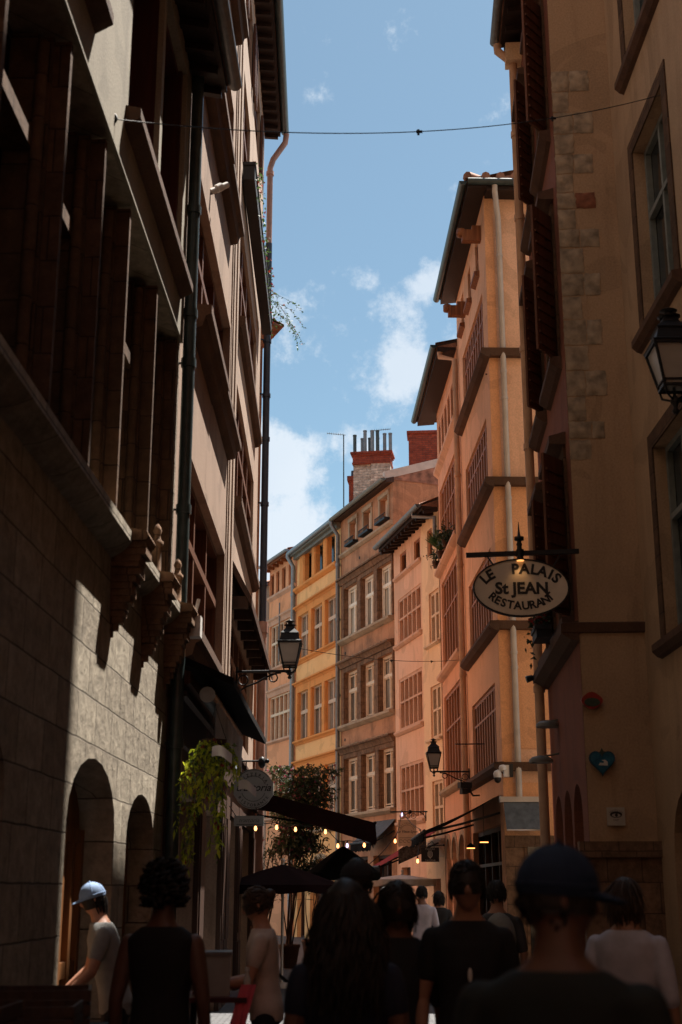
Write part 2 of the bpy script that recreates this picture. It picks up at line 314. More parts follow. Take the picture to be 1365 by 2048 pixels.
class House:
    def __init__(s, name, label, A, B, H, D, mat, holes, depth=.25, side=True, sidemat=None, cat='house', group='old houses along the street', rough=0):
        s.L = math.hypot(B[0]-A[0], B[1]-A[1]); s.H = H; s.D = D; s.depth = depth
        s.root = empty(name, (A[0], A[1], 0), math.atan2(B[1]-A[1], B[0]-A[0]), label, cat, group)
        mb = MB(); wall_face(mb, 0, s.L, -.3, H, holes, depth)
        sd = mb if sidemat is None else MB()
        e = .004 if sidemat else 0
        sd.quad((0,0,-.3), (0,D,-.3), (0,D,H), (0,0,H)); sd.quad((s.L,e,-.3), (s.L,e,H), (s.L,D,H), (s.L,D,-.3))
        mb.quad((0,D,-.3), (0,D,H), (s.L,D,H), (s.L,D,-.3)); mb.quad((0,.0,H), (s.L,.0,H), (s.L,D,H), (0,D,H))
        s.wall = mb.build('wall', mat, s.root)
        if sidemat: s.sidewall = sd.build('side_wall', sidemat, s.root)
    def part(s, name, mb, mat, parent=None): return mb.build(name, mat, parent or s.root)
    def window(s, h, cols=2, rows=(.4,), fmat='whitepaint', pmat='paneD', fw=.06, mw=None, md=None, y=None, sashes=False, tw=None, panes=None):
        """frame with mullions and transoms filling opening h, its glass set behind"""
        a, b, c, e = h[:4]; y = s.depth - .10 if y is None else y; mw = mw or fw * .7; md = md or .07; tw = tw or mw
        f = MB(); fd = max(.07, md)
        f.box(a, a+fw, y, y+fd, c, e); f.box(b-fw, b, y, y+fd, c, e); f.box(a+fw, b-fw, y, y+fd, c, c+fw); f.box(a+fw, b-fw, y, y+fd, e-fw, e)
        for i in range(1, cols):
            x = a + fw + (b-a-2*fw) * i / cols; f.box(x-mw/2, x+mw/2, y-.004, y+md, c+fw, e-fw)
        for r in rows:
            z = e - (e-c) * r; f.box(a+fw, b-fw, y-.010, y+md*.9, z-tw/2, z+tw/2)
        if sashes:
            nb = [a + fw + (b-a-2*fw) * i / cols for i in range(cols + 1)]
            zz = [e - fw] + [e - (e-c)*r for r in rows] + [c + fw]
            for i in range(cols):
                for j in range(len(zz) - 1):
                    x0, x1, z1, z0 = nb[i] + mw/2, nb[i+1] - mw/2, zz[j] - tw/2, zz[j+1] + tw/2; g = .035; q = y + .018
                    f.box(x0, x0+g, q, q+.03, z0, z1); f.box(x1-g, x1, q, q+.03, z0, z1); f.box(x0+g, x1-g, q, q+.03, z0, z0+g); f.box(x0+g, x1-g, q, q+.03, z1-g, z1)
        w = s.part('window', f, M[fmat]); p = MB(); yy = y + fd + .004
        p.box(a - .0, b + .0, yy, yy + .02, c - .0, e + .0); s.part('pane', p, M[pmat], w); return w
    def ledge(s, name, a, b, z, h, proj, mat, lip=.5, x=0.0):
        """moulded course: square top member over a receding cove"""
        m = MB(); m.extr([(x-.0,z), (x-proj,z), (x-proj,z-h*lip), (x-proj*.55,z-h*lip-.01), (x-proj*.35,z-h), (x,z-h)], a, b)
        return s.part(name, m, M[mat])
    def pipe(s, x, z0, z1, r, mat, off=.12, kink=None, joints=(), y=None):
        m = MB(); pts = [(x, -off, z0)]
        if kink: pts += [(x, -off, z1 - kink[1]), (x + kink[2] if len(kink) > 2 else x, -kink[0], z1 - .12), (x + kink[2] if len(kink) > 2 else x, -kink[0], z1)]
        else: pts.append((x, -off, z1))
        m.tube(pts, r, 10)
        for z in joints: m.tube([(x,-off,z-.05), (x,-off,z+.05)], r*1.22, 10); m.box(x-.01, x+.01, -off, 0, z-.01, z+.01)
        return s.part('drainpipe', m, M[mat])
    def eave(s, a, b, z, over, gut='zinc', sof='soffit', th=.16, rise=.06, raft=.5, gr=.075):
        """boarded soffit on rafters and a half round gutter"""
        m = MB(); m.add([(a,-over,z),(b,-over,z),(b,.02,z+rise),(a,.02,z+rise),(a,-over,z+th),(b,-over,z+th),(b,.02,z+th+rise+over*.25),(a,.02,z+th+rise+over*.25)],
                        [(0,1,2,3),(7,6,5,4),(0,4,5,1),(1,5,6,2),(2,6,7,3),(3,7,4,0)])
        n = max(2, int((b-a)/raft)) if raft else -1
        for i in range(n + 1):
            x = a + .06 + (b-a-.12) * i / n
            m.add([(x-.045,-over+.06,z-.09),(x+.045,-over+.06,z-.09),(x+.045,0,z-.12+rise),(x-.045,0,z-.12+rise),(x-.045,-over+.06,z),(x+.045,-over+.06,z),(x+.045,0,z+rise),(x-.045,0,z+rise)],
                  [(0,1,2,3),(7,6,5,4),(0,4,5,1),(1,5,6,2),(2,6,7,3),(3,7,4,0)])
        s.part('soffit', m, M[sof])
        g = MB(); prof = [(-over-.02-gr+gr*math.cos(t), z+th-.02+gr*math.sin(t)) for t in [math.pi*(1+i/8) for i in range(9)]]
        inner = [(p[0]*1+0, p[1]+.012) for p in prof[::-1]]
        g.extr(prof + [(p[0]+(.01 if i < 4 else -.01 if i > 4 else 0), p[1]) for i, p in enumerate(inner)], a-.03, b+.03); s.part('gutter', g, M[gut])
    def roof(s, a, b, z, over, pitch=.3, mat='tile', depth=None, tw=.24):
        """barrel tiles: a corrugated sheet from the eave to the ridge, then the back slope"""
        d = (depth or s.D * .5); m = MB(); n = max(4, int((b-a)/tw)) * 6; vs = []; fs = []; rows = 9
        for j in range(rows + 1):
            y = -over - .05 + (d + over) * j / rows; zz = z + (y + over) * pitch
            for i in range(n + 1):
                x = a + (b-a) * i / n; vs.append((x, y, zz + .055 * abs(math.sin(math.pi * (x - a) / tw)) + .012*math.sin(j*2.1+int((x-a)/tw)*1.7)))
        W = n + 1
        for j in range(rows):
            for i in range(n): fs.append((j*W+i, j*W+i+1, (j+1)*W+i+1, (j+1)*W+i))
        m.add(vs, fs, True)
        base = [(x, y, q - .07) for (x, y, q) in vs[:W]]
        m.add(vs[:W] + base, [(i, i+1, W+i+1, W+i) for i in range(n)])
        zr = z + (d) * pitch
        m.quad((a,-over-.05,z-.07), (b,-over-.05,z-.07), (b,d,zr-.05), (a,d,zr-.05))
        m.quad((a,d,zr), (b,d,zr), (b,s.D,z-.2), (a,s.D,z-.2))
        for x in (a, b): m.add([(x,-over-.05,z-.07), (x,d,zr+.02), (x,s.D,z-.2)], [(0,1,2)])
        return s.part('roof', m, M[mat])

# ---- left side -----------------------------------------------------
def left_stone_house():
    up = [(5.3,8.55,8.15,10.75), (.7,3.85,8.15,10.75)]
    mid = (.5, 9.22-.35, 4.62, 7.55)
    arches = [(4.62,6.4,-.02,2.62,'round',.5,.30), (6.95,8.42,-.02,2.5,'round',.42,.30), (.9,3.0,-.02,2.7,'round',.5,.30)]
    # lower two storeys in ashlar, upper one plastered: two wall faces on one house
    A, B = (-2.0,4.7), (-1.81,13.64); L = math.hypot(.19, 8.94)
    h = House.__new__(House); h.L = L; h.H = 11.0; h.D = 8; h.depth = .42
    h.root = empty('stone_house', (A[0],A[1],0), math.atan2(B[1]-A[1], B[0]-A[0]), 'sunlit pale stone house on the left with round arched doorways and a grey plaster band', 'house', 'old houses along the street')
    m = MB(); wall_face(m, 0, L, -.3, 7.55, [mid] + arches, .42)
    m.quad((0,0,-.3), (0,8,-.3), (0,8,11), (0,0,11)); m.quad((L,0,-.3), (L,0,11), (L,8,11), (L,8,-.3)); m.quad((0,8,-.3), (0,8,11), (L,8,11), (L,8,-.3))
    h.wall = h.part('wall', m, M['stone1'])
    m = MB(); wall_face(m, 0, L, 7.55, 11.0, up, .40)
    m.quad((0,0,7.55), (L,0,7.55), (L,.04,7.55), (0,.04,7.55))
    w2 = h.part('plaster_wall', m, M['grey1']); w2.location = (0,-.035,0)
    # mezzanine: tall stone mullions, each a narrow fillet before a broad moulded shaft
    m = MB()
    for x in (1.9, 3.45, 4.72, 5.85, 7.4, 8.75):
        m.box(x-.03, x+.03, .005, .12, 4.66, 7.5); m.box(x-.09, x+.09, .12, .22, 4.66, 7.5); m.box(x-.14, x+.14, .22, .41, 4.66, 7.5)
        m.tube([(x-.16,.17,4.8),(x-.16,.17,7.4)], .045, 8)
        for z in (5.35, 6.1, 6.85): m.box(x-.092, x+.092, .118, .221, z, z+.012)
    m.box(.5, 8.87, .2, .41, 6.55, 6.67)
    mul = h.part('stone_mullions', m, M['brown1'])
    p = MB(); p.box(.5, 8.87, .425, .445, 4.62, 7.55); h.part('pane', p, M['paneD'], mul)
    # upper windows: closed dark red shutters behind a pale mullion
    for (a, b, c, e) in up:
        f = MB(); f.box(a, a+.07, .02, .36, c, e); f.box(b-.07, b, .02, .36, c, e); f.box(a+.07, b-.07, .06, .36, c, c+.05); f.box(a+.07, b-.07, .06, .36, e-.08, e)
        mid_ = a + (b-a)*.52; f.box(mid_-.08, mid_+.08, .03, .36, c+.05, e-.08)
        w = h.part('window', f, M['redwood'])
        m = MB(); m.box(mid_-.07, mid_+.07, -.03, .028, c+.03, e-.06); h.part('stone_mullion', m, M['grey1'])
        for q in (0, 1):
            x0, x1 = (a+.07, mid_-.08) if q == 0 else (mid_+.08, b-.07); sh = MB()
            for k in range(6): sh.box(x0+(x1-x0)*k/6+.006, x0+(x1-x0)*(k+1)/6-.006, .28, .312, c+.05, e-.08)
            sh.box(x0, x1, .31, .335, c+.05, e-.08); h.part('shutter', sh, M['redwood'], w)
        m = MB(); m.extr([(-.035,c-.0), (-.17,c-.03), (-.17,c-.12), (-.12,c-.15), (-.035,c-.20)], a-.1, b+.1); h.part('window_sill', m, M['darkstone'])
    # moulded hood course over the ground floor with corbels that carry colonnette bases
    m = MB(); m.extr([(0,4.62), (-.06,4.6), (-.17,4.47), (-.17,4.38), (-.08,4.3), (0,4.26)], .0, L-.02); h.part('string_course', m, M['stone1'])
    for x in (5.85, 7.35, 8.72):
        m = MB()
        for q in range(14):
            t = q/13; wd, pr = .28*(1-t)**.8+.03, .26*(1-t)**.7+.02; z = 4.40-.72*t; m.box(x-wd/2, x+wd/2, -pr*(1+.08*math.sin(q*1.9)), .002, z-.054, z)
        m.extr([(0,4.52), (-.29,4.48), (-.31,4.44), (-.29,4.40), (0,4.39)], x-.19, x+.19)
        if x > 6: m.lathe([(.07,0), (.07,.04), (.048,.06), (.045,.30), (.062,.32), (.062,.35), (.035,.38), (.03,.42), (.044,.46), (.03,.50), (.01,.53)], (x,-.10,4.47), 8)
        h.part('corbel', m, M['stone5'])
    # arched doorways
    for (a, b, c, e, k, r, dp) in arches:
        m = MB(); cv = arch_curve(a+.02, b-.02, e-r, e-.02, 'round'); poly = [(a+.02,0)] + cv + [(b-.02,0)]
        m.plate(poly, .285, .36); d = h.part('door', m, M['doorwood'])
        m = MB(); n = 5
        for i in range(n + 1): x = a + .08 + (b-a-.16)*i/n; m.box(x-.04, x+.04, .235, .284, 0, e-r)
        m.box(a+.05, b-.05, .245, .283, 1.0, 1.12); m.box(a+.05, b-.05, .245, .283, e-r-.1, e-r); h.part('door_panel_frame', m, M['doorwood'], d)
    h.eave(-.2, L+.28, 10.95, .42, 'zinc', 'soffit', .14, .1, .42)
    h.roof(-.2, L+.28, 11.12, .42, .32)
    h.pipe(L-.02, 0, 11.0, .07, 'darkpipe', .11, None, (3.1,5.6,7.3,7.9,9.2))
    # small grey wall box and its cable by the pipe
    m = MB(); m.box(L-.1, L+.06, -.34, -.2, 4.2, 4.42); m.bar((L,-.26,4.42), (L+.02,-.3,4.62), .03); h.part('junction_box', m, M['whiteplastic'])
    return h
HL1 = left_stone_house()

def shopfront(h, a, b, doors, top):
    """dark painted timber front with piers, panels and a fascia between the openings"""
    xs = [a] + [v for d in doors for v in d[:2]] + [b]; m = MB()
    for i in range(0, len(xs), 2):
        if xs[i+1] - xs[i] < .05: continue
        m.box(xs[i], xs[i+1], -.07, -.003, 0, top); c0, c1 = xs[i]+.06, xs[i+1]-.06
        if c1 > c0: m.box(c0, c1, -.09, -.07, .15, .8); m.box(c0, c1, -.09, -.07, .95, doors[0][3]-.1)
    for d in doors: m.box(d[0], d[1], -.065, -.003, d[3], top)
    m.box(a, b, -.13, -.071, top-.45, top); m.extr([(-.07,top+.08), (-.2,top+.05), (-.2,top), (-.07,top-.0)], a, b); h.part('shopfront', m, M['darkwood'])
def left_pink_house():
    W = [(1.2,5.98,4.50,6.62), (1.2,5.98,8.52,10.40), (1.2,5.62,12.12,14.15), (1.2,5.6,15.9,17.6)]
    g = [(.7,3.0,-.02,2.7), (3.6,6.2,-.02,2.7)]
    h = House('pink_plaster_house', 'dusty pink house between the pale stone house and the tall house with the flower box', (-1.81,13.66), (-1.81,20.42), 20.0, 8, M['pink2'], W+g, .34)
    for w in W:
        h.window(w, 3, (.38,), 'deepwood', 'paneD', .07, .11, .2, .10)
        m = MB(); m.box(w[0]-.02, w[0]+.05, -.018, -.002, w[2], w[3]); m.box(w[1]-.02, w[1]+.10, -.02, 0, w[2], w[3]+.1); m.box(w[0], w[1]-.02, -.02, 0, w[3], w[3]+.1); h.part('window_surround', m, M['pink2'])
        m = MB(); z = w[2]
        m.extr([(0,z), (-.24,z-.02), (-.24,z-.13), (-.17,z-.16), (-.13,z-.30), (0,z-.34)], w[0]-.2, w[0]+2.4); m.extr([(0,z), (-.22,z-.02), (-.22,z-.13), (-.15,z-.16), (-.12,z-.27), (0,z-.3)], w[0]+2.42, w[1]+.22); h.part('window_sill', m, M['darkstone'])
    for w in g:
        h.window(w, 3, (.2,), 'darkwood', 'paneD', .08)
    # flush quoin strip at the far end
    m = MB(); m.box(6.45, 6.72, -.03, -.0, 3.9, 19.9); m.box(6.2, 6.3, -.02, 0, 3.9, 19.9); h.part('corner_strip', m, M['pink3'])
    m = MB(); m.tube([(2.6,-.0,10.95), (2.75,-.22,11.15)], .045, 8); m.tube([(2.66,-.08,11.03), (2.70,-.14,11.09)], .06, 8); h.part('wall_vent', m, M['whiteplastic'])
    m = MB(); m.extr([(0,3.95), (-.2,3.9), (-.2,3.78), (0,3.62)], .3, 5.6); h.part('shop_cornice', m, M['deepwood'])
    shopfront(h, .05, 6.72, g, 3.6)
    h.roof(0, h.L, 20.0, .4, .3)
    return h
HL2 = left_pink_house()

def left_tall_house():
    A, B = (-1.81,20.44), (-1.93,29.2)
    W = []; L = 8.76
    for z0, z1 in ((8.05,10.2), (11.35,13.5), (14.6,16.55), (17.6,19.2)):
        W += [(1.0,6.9,z0,z1)] if z0 < 14 else [(1.1,3.2,z0,z1), (4.2,6.6,z0,z1)]
    g = [(.8,3.2,-.02,2.8), (4.0,7.6,-.02,2.8), (1.0,6.8,4.3,6.1)]
    h = House('tall_pink_house', 'tall pale pink house with a long dark flower box and a dark corner pipe', A, B, 20.2, 8, M['pink3'], W+g, .30)
    for w in W + g[2:]:
        h.window(w, 4 if w[1]-w[0] > 3 else 2, (.36,), 'deepwood', 'paneD', .07, .13, .2, .06)
        if w[2] < 14 and w[2] > 7:
            z = w[2]; m = MB(); m.extr([(0,z), (-.15,z-.02), (-.15,z-.14), (-.08,z-.22), (0,z-.24)], w[0]-.25, w[1]+.35); h.part('window_sill', m, M['darkstone'])
    for w in g[:2]: h.window(w, 3, (.2,), 'darkwood', 'paneD', .08)
    shopfront(h, .05, 8.7, g[:2], 3.7); m = MB(); m.box(.02, .34, -.05, 0, 3.9, 20); m.box(.42, .5, -.025, 0, 4, 20); h.part('corner_strip', m, M['pink3'])
    # shutters of the attic windows folded back
    for x in (1.1-.42, 3.2+.03, 4.2-.42, 6.6+.03):
        for (z0, z1) in ((17.65,19.15),):
            m = MB(); m.box(x, x+.38, -.07, -.02, z0, z1)
            for k in range(14): m.box(x+.04, x+.34, -.08, -.07, z0+.05+k*.1, z0+.11+k*.1)
            h.part('shutter', m, M['deepwood'])
    h.eave(-.1, L+.15, 20.0, .40, 'darkpipe', 'soffit', .16, .05, .4, .09); h.roof(-.1, L+.15, 20.2, .4, .3)
    m = MB(); x = L + .05
    m.tube([(x+.05,-.55,20.05), (x+.05,-.52,19.8), (x+.1,-.22,19.35), (x+.1,-.15,19.1), (x+.1,-.15,17.0)], .075, 10); m.tube([(x+.1,-.15,18.9), (x+.1,-.15,19.0)], .1, 10); h.part('drainpipe', m, M['pinkpipe'])
    m = MB(); m.tube([(x+.1,-.15,17.0), (x+.1,-.15,7.3)], .085, 10)
    for z in (8.4, 10.3, 11.9, 13.0, 14.4, 15.9): m.tube([(x+.1,-.15,z-.05), (x+.1,-.15,z+.04)], .105, 10); m.bar((x+.1,-.15,z), (x-.02,0,z), .03)
    h.part('drainpipe', m, M['navypipe'])
    m = MB(); m.tube([(x+.1,-.15,7.3), (x+.1,-.15,0)], .10, 10); m.tube([(x+.1,-.15,7.25), (x+.1,-.15,7.5)], .13, 10); m.tube([(x+.1,-.15,3.6), (x+.1,-.15,3.7)], .12, 10); h.part('drainpipe', m, M['pinkpipe'])
    # dark timber canopy over the shopfront
    m = MB(); m.add([(.6,0,6.95),(8.5,0,6.95),(8.5,-.42,6.25),(.6,-.36,6.25),(.6,0,6.75),(8.5,0,6.75),(8.5,-.42,6.1),(.6,-.36,6.1)], [(0,1,2,3),(7,6,5,4),(0,3,7,4),(1,5,6,2),(3,2,6,7),(0,4,5,1)])
    for i in range(9): m.box(.7+i*.95, .8+i*.95, -.3, 0, 6.1, 6.3)
    h.part('shop_canopy', m, M['darkwood'])
    return h
HL3 = left_tall_house()

# houses of the same street that stand out of the frame, needed for the light and the view from the side
def plain_house(label, A, B, H, D, mat, fl=3.3, name='street_house', nw=3):
    L = math.hypot(B[0]-A[0], B[1]-A[1]); hs = []
    z = 4.2
    while z + 2.2 < H:
        for i in range(nw): c = L*(i+.5)/nw; hs.append((c-.55, c+.55, z, z+1.9))
        z += fl
    hs.append((L*.2, L*.45, -.02, 2.8))
    h = House(name, label, A, B, H, D, M[mat], hs, .25)
    for q in hs: h.window(q, 2, (.4,), 'darkwood', 'paneD', .07)
    h.roof(0, L, H+.02, .5, .3); return h
plain_house('dark beige house standing beside the viewpoint on the left, nearest of that row', (-2.45,-14), (-2.0,4.68), 25, 8, 'beige', nw=5)
plain_house('red brown house closing the street behind the viewpoint', (6.5,-14.2), (-2.4,-14.2), 27, 8, 'redbrown')
plain_house('faded pink house round the bend beyond the tall house on the left', (-1.9,29.5), (-6.5,40.0), 15, 8, 'pink7', nw=4)
plain_house('sandy pink house far round the bend on the right', (-10.0,64.0), (-3.02,53.95), 14, 8, 'pink3', nw=4)

# ---- right side ----------------------------------------------------
def right_near_house():
    W = [(1.05,2.55,4.42,6.75), (1.05,2.55,8.25,10.75), (1.05,2.55,11.95,14.2)]
    W2 = [(w[0]+3.2, w[1]+3.2, w[2], w[3]) for w in W] + [(w[0]+6.4, w[1]+6.4, w[2], w[3]) for w in W]
    g = [(.75,2.3,-.02,2.75,'round',.7), (3.6,6.2,-.02,2.7)]
    h = House('beige_house', 'shaded beige house at the right edge with tall dark windows on thick stone sills', (3.74,15.98), (3.95,-6.0), 23.3, 8, M['beige'], W+W2+g, .30)
    for w in W + W2:
        h.window(w, 2, (.38,), 'graypaint', 'paneD', .07, .07, .07, .14)
        m = MB(); a, b, c, e = w[:4]
        for x0, x1 in ((a-.2,a-.001), (b+.001,b+.2)): m.box(x0, x1, -.02, -.001, c, e+.2)
        m.box(a, b, -.02, -.001, e+.001, e+.2); h.part('window_surround', m, M['brown1'])
        m = MB(); m.extr([(0,c), (-.12,c-.02), (-.12,c-.1), (-.06,c-.16), (0,c-.18)], a-.25, b+.25); h.part('window_sill', m, M['darkstone'])
    for w in g: 
        m = MB(); m.box(w[0]-.1, w[1]+.1, .30, .36, 0, w[3]); h.part('door', m, M['darkwood'])
    h.eave(0, h.L, 23.2, .5); h.roof(0, h.L, 23.35, .5, .3)
    m = MB(); m.box(2.2, 4.4, -.10, 0, 3.05, 3.55); h.part('shop_fascia', m, M['ink'])
    return h
HR0 = right_near_house()

def right_quoin_house():
    A, B = (3.17,20.1), (2.94,16.0)
    W = []
    for z0, z1 in ((5.0,7.15), (8.55,10.75), (12.0,14.2)): W += [(.45,1.45,z0,z1), (2.35,3.55,z0,z1)]
    g = [(.35,1.3,-.02,2.95,'round',.45), (1.5,2.45,-.02,2.95,'round',.45), (2.65,3.6,-.02,2.95,'round',.45)]
    h = House('corner_house', 'red brown house whose beige end wall has exposed corner stones and three small plaques', A, B, 16.2, 8, M['redbrown'], W+g, .24, sidemat=M['beige'])
    L = h.L
    for w in W:
        h.window(w, 2, (.38,), 'brownwood', 'paneD', .06, .07, .06, .12)
        a, b, c, e = w; m = MB()
        m.box(a-.14, a, -.035, -.001, c-.1, e+.14); m.box(b, b+.14, -.035, -.001, c-.1, e+.14); m.box(a, b, -.035, -.001, e, e+.14); h.part('window_surround', m, M['brown1'])
        m = MB(); m.extr([(0,c-.0), (-.16,c-.02), (-.16,c-.1), (-.06,c-.18), (0,c-.2)], a-.2, b+.2); h.part('window_sill', m, M['darkstone'])
        m = MB(); m.extr([(0,e+.32), (-.22,e+.26), (-.22,e+.16), (-.1,e+.145), (0,e+.145)], a-.2, b+.2); h.part('window_hood', m, M['darkstone'])
        for x, sg in ((a, -1), (b, 1)):
            if sg < 0: continue       # louvred shutters standing half open
            sh = MB(); wd = (b-a)*.40; ang = R(24 if sg < 0 else 38)
            ex, ey = x + sg*wd*math.cos(ang), -.04 - wd*math.sin(ang)
            sh.bar((x,-.04,(c+e)/2), (ex,ey,(c+e)/2), .035, e-c-.06)
            for k in range(12): zz = c+.12+k*(e-c-.2)/12; sh.bar((x+sg*.03,-.06,zz), (ex-sg*.02,ey+.03,zz), .06, .03)
            h.part('shutter', sh, M['deepwood'])
    for w in g:
        m = MB(); m.box(w[0]-.05, w[1]+.05, .245, .30, 0, 3.3); h.part('shop_window', m, M['paneD'])
    m = MB(); m.extr([(0,4.86), (-.22,4.82), (-.22,4.70), (-.1,4.62), (0,4.6)], .0, L+.02); h.part('string_course', m, M['darkstone'])
    m = MB(); m.add([(L,-.2,4.84),(L+.06,-.2,4.82),(L+.06,.86,4.82),(L,.86,4.84),(L,-.2,4.70),(L+.04,-.2,4.71),(L+.04,.86,4.71),(L,.86,4.70)], [(0,1,2,3),(7,6,5,4),(0,4,5,1),(1,5,6,2),(2,6,7,3)]); h.part('end_string_course', m, M['darkstone'])
    m = MB(); m.box(L-.04, L+.12, -.1, .86, 0, 2.02); m.box(L-.04, L+.18, -.14, .86, 2.02, 2.2); h.part('stone_plinth', m, M['stone5'])
    # exposed corner stones: rough blocks of many lengths, toothed into the plaster
    rnd = random.Random(3); m = MB(); z = 6.95; i = 0
    while z < 12.55:
        hh = rnd.uniform(.24,.40); ln = .27 + (.24 if i % 2 else .0) + rnd.uniform(-.05,.05); pc = [(.0, ln)]
        if i % 2: c_ = rnd.uniform(.24,.30); pc = [(.0, c_), (c_+.012, ln)]
        for k, (a0, a1) in enumerate(pc):
            t = MB() if (k == 1 and i == 11) else m; d0, d1 = rnd.uniform(-.012,.012), rnd.uniform(-.012,.012)
            pr = rnd.uniform(.006,.016); y0, y1 = .05 + a0*.98 - .045, .05 + a1*.98 - .045
            n = 5; vs = []
            for iy in range(n+1):
                for iz in range(n+1):
                    ee = 0 if (iy in (0,n) or iz in (0,n)) else pr + .012*noise.noise((iy*1.3+i*7, iz*1.7, k*5))
                    vs.append((L + .006 + ee, y0+(y1-y0)*iy/n + .022*noise.noise((i*3.1,iz*.9,iy)), z+.008+(hh-.016)*iz/n + .016*noise.noise((iy*.8,i*2.3,iz))))
            t.add(vs, [(a*(n+1)+b, a*(n+1)+b+1, (a+1)*(n+1)+b+1, (a+1)*(n+1)+b) for a in range(n) for b in range(n)], True)
            if t is not m: h.part('red_corner_stone', t, M['quoinred'])
        z += hh; i += 1
    q = h.part('corner_stones', m, M['quoin'])
    h.eave(-.05, L+.1, 16.05, .34, 'zinc', 'soffit', .14, .04); h.roof(-.05, L+.1, 16.2, .34, .26)
    h.pipe(.10, 0, 16.0, .075, 'peachpipe', .14, (.4,.4), (4.6,6.6,8.5,10.2,12.6,14.2))
    m = MB(); m.bar((.1,-.12,15.6), (.1,-.12,15.95), .3); h.part('cornice_block', m, M['cream'])
    return h
M['quoin'] = simple('rough_grey_brown_corner_stone', (.30,.23,.155), .95, var=.42, scale=7, bump=1.0)
M['quoinred'] = simple('rough_red_corner_stone', (.20,.075,.04), .95, var=.4, scale=9, bump=1.0)
HR1 = right_quoin_house()

def right_peach_house():
    A, B = (3.0,31.38), (3.15,26.0)
    L = 5.38; W = []
    for z0, z1 in ((4.05,5.72), (6.84,8.55), (9.85,11.45), (12.72,14.4)): W.append((1.0,4.72,z0,z1))
    att = [(1.0,1.5,15.1,16.0), (2.4,2.9,15.1,16.0), (3.8,4.3,15.1,16.0)]
    g = [(.5,4.9,-.02,2.9)]
    h = House('tall_peach_house', 'tall peach corner house with a pale pipe on its near wall and a dark eave', A, B, 16.6, 8, M['peach'], W+att+g, .22)
    # near wall toward the viewer in a stronger orange
    m = MB(); m.box(L+.002, L+.03, .0, .19, 0, 16.55); h.part('orange_pilaster', m, M['orange2'])
    m = MB()
    for z in (3.7, 6.72, 9.75):
        m.box(L+.002, L+.02, .191, 1.6, z-2.4 if z > 4 else .5, z-.04)
    h.part('orange_panel', m, M['orange2'])
    for w in W:
        h.window(w, 9, (.30,), 'pinkwood', 'paneW', .08, .10, .14, .05, tw=.05)
        z = w[2]
        m = MB(); m.extr([(0,z), (-.18,z-.01), (-.20,z-.1), (-.12,z-.18), (0,z-.22)], .5, L+.2); h.part('window_sill', m, M['darkstone'])
        m = MB(); m.add([(L+.03,-.18,z-.01),(L+.22,-.18,z-.01),(L+.22,1.6,z-.01),(L+.03,1.6,z-.01),(L+.03,-.18,z-.17),(L+.17,-.12,z-.17),(L+.17,1.6,z-.17),(L+.03,1.6,z-.17)], [(0,1,2,3),(7,6,5,4),(0,4,5,1),(1,5,6,2),(2,6,7,3),(3,7,4,0)])
        h.part('end_ledge', m, M['darkstone'])
    for w in att:
        h.window(w, 1, (.5,), 'brownwood', 'paneD', .07, y=.05)
        m = MB(); m.extr([(0,w[2]), (-.12,w[2]-.02), (-.12,w[2]-.1), (0,w[2]-.15)], w[0]-.1, w[1]+.1); h.part('window_sill', m, M['brownwood'])
    m = MB(); m.box(L+.002, L+.045, -.0, 1.7, -.3, 2.66); m.box(L+.046, L+.06, .36, 1.45, -.3, 2.5); h.part('stone_base', m, [M['stone5']]); m = MB(); m.box(L+.061, L+.075, .42, 1.40, .05, 2.45); h.part('shop_window', m, M['paneD'])
    for x, z in ((1.75,15.3), (4.75,15.75)):   # carved beam ends
        m = MB(); m.box(x-.09, x+.09, -.42, 0, z-.12, z+.14); m.lathe([(.02,-.1),(.1,-.08),(.1,.08),(.02,.1)], (x,-.44,z+.09), 8); m.box(x-.09, x+.09, -.2, 0, z+.14, z+.24); h.part('beam_end', m, M['brownwood'])
    h.window(g[0], 4, (.25,), 'darkwood', 'paneD', .09)
    h.eave(-.1, L+.45, 16.36, .40, 'darkpipe', 'soffit', .16, .05, None, .08)
    m = MB(); m.box(L+.0, L+.42, 0.02, 8.0, 16.34, 16.50); h.part('end_soffit', m, M['soffit'])
    m = MB(); m.tube([(L+.49,-.40,16.50), (L+.49,8,16.50)], .08, 10); h.part('end_gutter', m, M['darkpipe'])
    h.roof(-.1, L+.45, 16.56, .40, .2)
    m = MB()
    for k in range(9):
        y = .0 + k*.32; m.tube([(L+.48,y,16.64), (L-1.2,y+.02,16.9)], .10, 8)
    m.tube([(L+.40,-.40,16.66), (L-.9,.9,17.0)], .12, 8)
    h.part('hip_tiles', m, M['tile'])
    m = MB(); x = L + .13; y = .29
    m.tube([(x+.33,y-.10,16.48), (x+.3,y-.10,16.3), (x,y,15.75), (x,y,2.9)], .062, 10)
    for z in (3.9, 5.9, 6.2, 9.4, 11.6, 12.2, 14.9): m.tube([(x,y,z-.03), (x,y,z+.03)], .072, 10)
    h.part('drainpipe', m, M['palepipe'])
    m = MB(); m.tube([(L-.3,-.02,12.3), (L-.3,-.02,12.32)], .02, 6); h.part('wall_hook', m, M['iron'])
    h.pipe(.16, 0, 15.0, .07, 'peachpipe', .1, (.45,.3,-.25), (4.3,6.6,9.3,11.6))
    return h
HR2 = right_peach_house()

